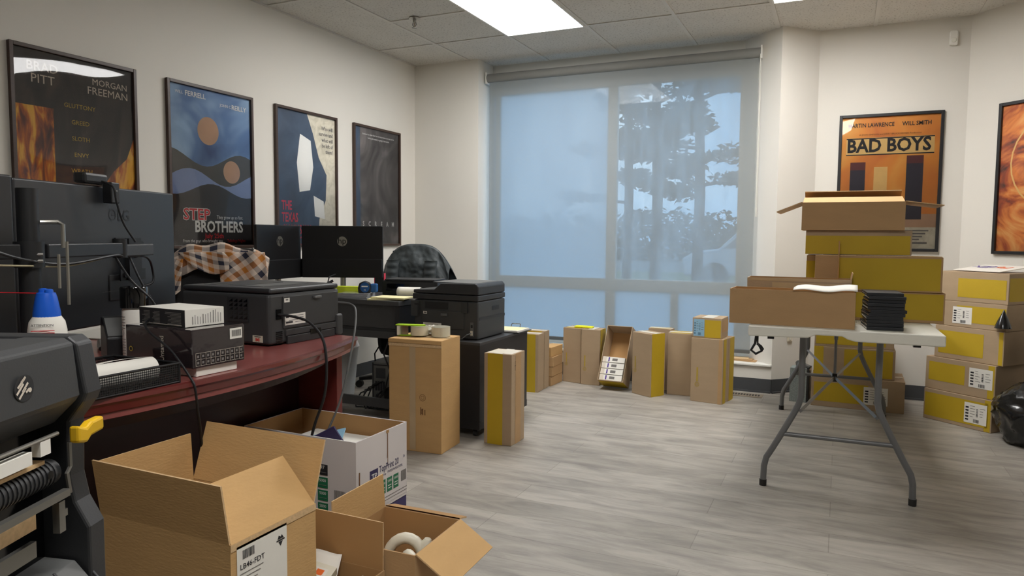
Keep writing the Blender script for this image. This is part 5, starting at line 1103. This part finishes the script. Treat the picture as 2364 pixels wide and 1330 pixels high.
prof = [(-.055, HT), (-.006, HT), (.004, HT - .006), (.010, HT - .066), (.006, HT - .072), (-.022, HT - .100), (-.055, HT - .100)]
a.prism(prof, -(W_ - .034), 0, 'dark_plastic', PF((-w2, 0, 0), -Y)); a.build('hood', pr_, bevel=.003)
a = MB(); a.prism([(-.27, HT), (-.006, HT), (.004, HT - .008), (.014, HT - .066), (.010, HT - .076), (-.008, HT - .100), (-.010, HT - .165), (-.004, HT - .195), (.012, HT - .225), (.012, 0), (-.27, 0)], -W_, -(W_ - .030), 'dark_plastic2', PF((-w2, 0, 0), -Y)); a.build('side_panel', pr_, bevel=.003)
a = MB(); a.prism([(-.049, 0), (.018, 0), (.018, .030), (-.004, .056), (-.049, .060)], -(W_ - .034), 0, 'grey_plastic', PF((-w2, 0, 0), -Y))
for q in range(10): a.prism([(.0185, .028), (.019, .031), (-.0035, .0575), (-.006, .057)], -(.0315 + q * .045), -(.028 + q * .045), 'dark_plastic2', PF((-w2, 0, 0), -Y))
a.build('lower_tray', pr_, bevel=.003)
a = MB(); a.box(-w2, w2 - .034, .040, .048, .045, HT - .10, 'lens_dark'); a.build('mechanism_wall', pr_)
a = MB(); a.box(-w2, w2 - .105, -.002, .008, HT - .126, HT - .112, 'paper').box(w2 - .092, w2 - .076, -.002, .008, HT - .122, HT - .106, 'paper'); a.tube([(-w2, .0, HT - .106), (w2 - .062, .0, HT - .104)], .0025, 'steel', 8); a.box(-w2, w2 - .078, .004, .02, HT - .134, HT - .130, 'card_edge'); a.build('print_head', pr_)
a = MB(); a.lathe([(.0145, 0), (.0145, W_ - .055)], 'black_plastic', n_=22, M=Matrix.Translation((-w2, .016, HT - .150)) @ Matrix.Rotation(R(90), 4, 'Y'))
for q in range(62): a.lathe([(.0155, 0), (.0155, .003)], 'dark_plastic2', n_=20, M=Matrix.Translation((-w2 + .004 + q * .0064, .016, HT - .150)) @ Matrix.Rotation(R(90), 4, 'Y'))
a.build('platen_roller', pr_, smooth=True)
a = MB()
for q in range(4): a.disc(w2 - .075 - q * .10, HT - .147, .0045, .0045, .0, 'lens_dark', PF((0, -.0002, 0)))
a.build('roller_hole', pr_)
a = MB(); a.box(-w2, w2 - .058, -.010, -.002, HT - .176, HT - .168, 'steel').box(-w2, w2 - .095, .004, .010, HT - .200, HT - .177, 'card_edge').box(-w2, w2 - .085, .012, .018, HT - .236, HT - .218, 'steel'); a.build('peel_plate', pr_)
a = MB(); a.box(w2 - .072, w2 - .062, -.006, .002, HT - .215, HT - .180, 'steel').box(w2 - .062, w2 - .055, -.004, .002, HT - .200, HT - .192, 'steel').tube([(w2 - .048, -.004, HT - .118), (w2 - .048, -.004, HT - .146), (w2 - .054, -.004, HT - .152), (w2 - .050, -.004, HT - .176)], .0025, 'steel', 6); a.build('bracket', pr_)
a = MB(); a.prism([(-.050, .0), (-.034, -.004), (-.026, .002), (-.002, .004), (-.002, .020), (-.024, .019), (-.034, .014), (-.050, .020)], -.004, .008, 'yellow_plastic', PF((w2 - .002, -.010, HT - .118))); a.build('latch_lever', pr_, bevel=.003)
a = MB(); L_ = PF((.108, -.0095, HT - .040)) @ Matrix.Scale(.82, 4); a.disc(0, 0, .017, .017, -.0003, 'dark_plastic2', L_)
for q, (x0_, y0_, x1_, y1_) in enumerate([(-.010, -.012, .002, .0), (-.014, -.006, -.002, .006), (-.012, .002, .000, .012), (-.004, -.004, .006, .006), (.002, -.006, .008, -.002), (-.006, .008, .002, .014)]):
    d = Vector((x1_ - x0_, y1_ - y0_, 0)).normalized(); nn = Vector((-d.y, d.x, 0)) * .0016; p0, p1 = Vector((x0_, y0_, .0004)), Vector((x1_, y1_, .0004)); a.face([p0 - nn, p1 - nn, p1 + nn, p0 + nn], 'ink_cream', L_)
a.disc(.009, -.004, .003, .003, .0005, 'ink_cream', L_); a.build('logo', pr_)

# ---------------------------------------------------------------- foreground open cartons
zr = .50; xN, yN_ = -1.066, 1.003; Wb, Db = .385, .25
bb = carton('large open brown carton with raised flaps and white address label in the foreground', Wb, Db, zr, (xN, yN_, 'FR'), 0, body='card_tan', opened=True, inner='card_tan',
            flaps=[('F', .124, 8), ('B', .142, 18)], tape=None)
flap(bb, Wb, Db, zr, 'R', .134, -42, mo='card_tan', mi='card_tan'); flap(bb, Wb, Db, zr, 'L', .115, 2, mo='card_tan', mi='card_tan')
P, fw_, fh = faceframe('R', Wb, Db, zr)
a = MB(); a.face([(.015, .36, .0012), (.155, .36, .0012), (.155, .490, .0012), (.015, .490, .0012)], 'paper', P); lab = a.build('address_label', bb)
a = MB(); x = .03
while x < .062: b_ = random.uniform(.001, .0025); a.box(x, x + b_, .460, .478, .0014, .0018, 'ink', P); x += b_ + .0014
a.text('LB46-FDT', .016, 'ink', P, .022, .440, h=.0018, bold=.01)
for q in range(5): a.box(.022, .085 - .008 * q, .430 - q * .009, .4315 - q * .009, .0014, .0018, 'ink_grey', P)
a.prism([(.127, .462), (.145, .462), (.140, .470), (.136, .466), (.131, .470)], .0014, .0018, 'ink', P); a.prism([(.130, .456), (.142, .456), (.136, .446)], .0014, .0018, 'ink', P); a.box(.124, .148, .4575, .4605, .0014, .0018, 'ink', P)
a.build('print', lab)
a = MB(); a.box(.0, .25, .485, .4995, .0005, .0012, 'card_edge', P); a.build('score_line', bb)

# white paper carton on navy carton
t = carton('navy blue lidded carton on the floor beneath the white paper carton', .445, .272, .25, (-1.285, 1.690, 'FR'), 0, body='purple_card', tape=None)
wb_ = carton('open white copier paper carton with green badges, under the edge of the mahogany desk', .44, .272, .245, (-1.283, 1.689, 'FR'), 0, z=.2515, body='white_card', opened=True, inner='card_inside', tape=None)
P, fw_, fh = faceframe('R', .44, .272, .245)
a = MB(); a.face([(.015, .01, .0012), (.27, .01, .0012), (.27, .155, .0012), (.03, .155, .0012), (.018, .145, .0012)], 'white_card', P); 
a.box(.013, .0165, .0, .15, .001, .002, 'ink_brown', P); a.box(.16, .163, .13, .245, .0005, .0015, 'ink_brown', P); a.box(.155, .168, .235, .245, .0005, .0018, 'card_inside', P)
a.build('end_panel', wb_)
a = MB(); a.box(.066, .108, .088, .138, .0014, .002, 'ink_navy', P); a.text('TP', .026, 'ink_white', P, .088, .108, h=.0024, align='CENTER', bold=.01)
a.text('TopPrint 20', .030, 'ink_navy', P, .114, .120, h=.002, sx=.74, bold=.006); a.text('lb', .014, 'ink_navy', P, .248, .132, h=.002); a.text('Multiuse', .011, 'ink_navy', P, .114, .104, h=.002); a.text('PAPER/PAPIER/PAPEL', .011, 'ink_navy', P, .160, .106, h=.002, sx=.85)
for q in range(3): a.box(.120 + q * .036, .148 + q * .036, .045, .090, .0014, .002, 'ink_green', P); a.text('5000', .011, 'ink_white', P, .134 + q * .036, .075, h=.0024, align='CENTER'); a.box(.125 + q * .036, .143 + q * .036, .055, .057, .002, .0024, 'ink_white', P); a.box(.125 + q * .036, .143 + q * .036, .063, .065, .002, .0024, 'ink_white', P)
x = .236
while x < .264: b_ = random.uniform(.001, .0025); a.box(x, x + b_, .055, .09, .0014, .002, 'ink_grey', P); x += b_ + .0015
for q in range(2): a.box(.14, .27, .030 - q * .010, .0315 - q * .010, .0014, .002, 'ink_grey', P)
a.build('lettering', wb_)
P, fw_, fh = faceframe('F', .44, .272, .245); a = MB(); a.text('TopPrint', .075, 'ink', P, .265, .095, h=.002, align='RIGHT', bold=.01); a.text('PAPER/PAPIER/PAPEL', .018, 'ink', P, .278, .062, h=.002, align='RIGHT', bold=.01)
for q in range(4): a.box(.297, .335, .130 - q * .040, .163 - q * .040, .0008, .0014, 'ink' if q == 0 else 'ink_green', P); a.text('97' if q == 0 else '5000', .016 if q == 0 else .013, 'ink_white', P, .316, .149 - q * .040, h=.002, align='CENTER'); a.box(.303, .330, .138 - q * .040, .139 - q * .040, .0014, .002, 'ink_grey', P)
x = .36
while x < .40: b_ = random.uniform(.001, .003); a.box(x, x + b_, .055, .09, .0008, .0014, 'ink_grey', P); x += b_ + .0018
a.build('side_print', wb_)
o = MB().box(-.05, .05, -.004, .004, 0, .16, 'ink_navy').build('purple_folder', loc=(-1.42, 1.82, .345)); o.rotation_euler = (R(12), R(-28), R(20)); tag(o, 'purple packet standing inside the white paper carton', 'packet')
o = MB().box(-.07, .07, -.05, .05, 0, .005, 'label_blue').build('paper_sheet', loc=(-1.50, 1.80, .44)); o.rotation_euler = (R(20), R(-15), R(20)); tag(o, 'pale printed sheet inside the white paper carton', 'paper')
o = MB().box(-.14, .13, -.10, .10, 0, .18, 'paper').build('paper_stack', loc=(-1.50, 1.84, .256)); tag(o, 'stack of white paper filling the bottom of the open white carton', 'paper')

# two small open cartons
c2 = carton('open brown carton with outspread flaps holding ivory plastic parts, bottom centre', .255, .255, .30, (-.96, 1.745, 'BR'), 2, body='card', opened=True, inner='card_inside', tape=None,
            flaps=[('L', .10, 3, 'card', 'card_tan'), ('R', .12, 122, 'card_tan', 'card_tan'), ('B', .05, 105)])
c1 = carton('open brown carton with one dark raised flap holding white labels, bottom centre', .275, .215, .25, (-1.035, 1.478, 'BR'), 0, body='card', opened=True, inner='card_inside', tape=None, flaps=[('B', .125, 2)])
# ivory plastic parts inside c2
for q, (x, y, z, r_) in enumerate([(-1.10, 1.67, .19, 20), (-1.03, 1.62, .18, -30), (-1.10, 1.56, .19, 70)]):
    a = MB(); pts = [(.05 * math.cos(R(an)), 0, .06 * math.sin(R(an))) for an in range(-20, 210, 18)]
    a.tube(pts, .016, 'ivory_plastic', 10); a.lathe([(.012, .0), (.018, .01), (.018, .06), (.010, .075)], 'ivory_plastic', c=(.05, 0, .0), n_=14)
    o = a.build('plastic_hook', loc=(x, y, z), smooth=True); o.rotation_euler = (R(20 * q), R(15), R(r_)); tag(o, 'curved ivory plastic handle, %s in the open carton with outspread flaps' % ['rear one', 'right one', 'front one'][q], 'plastic part', 'ivory plastic handles')
# white label packs in c1
for q, (x, y, z, rx, ry, rz) in enumerate([(-1.19, 1.41, .205, 20, 10, 10), (-1.125, 1.37, .20, 30, -12, -25), (-1.075, 1.42, .18, 15, 20, -40), (-1.22, 1.32, .16, 10, 0, 50)]):
    a = MB(); a.box(-.035, .035, -.03, .03, 0, .05, 'ivory_plastic' if q != 1 else 'paper'); 
    a.box(-.02, .02, -.012, .016, .0502, .0508, 'paper'); a.box(-.008, .012, -.008, .010, .0508, .0513, ['ink_orange', 'ink_green', 'ink_green', 'ink_grey'][q])
    a.box(-.02, .015, -.0308, -.0302, .02, .035, ['ink_orange', 'ink_grey', 'ink_green', 'ink_grey'][q]); a.box(-.02, .02, -.0306, -.0301, .008, .012, 'ink_grey')
    o = a.build('labelled_pack', loc=(x, y, z), bevel=.003); o.rotation_euler = (R(rx), R(ry), R(rz)); tag(o, 'cream pack with %s mark in the bottom centre carton' % ['orange', 'green sheet', 'green badge', 'grey'][q], 'package')
a = MB()
def sh3(u, v): return (-.05 + .10 * u, -.05 + .10 * v, .01 * math.sin(u * 5) + .02 * v)
a.grid(sh3, 8, 8, 'paper'); o = a.build('plastic_wrap', loc=(-1.20, 1.42, .235), smooth=True, solid=.0005); o.rotation_euler = (R(30), 0, R(20)); tag(o, 'white wrapping sheet on top of the packs in the bottom centre carton', 'wrapping')
for q in range(2): pass
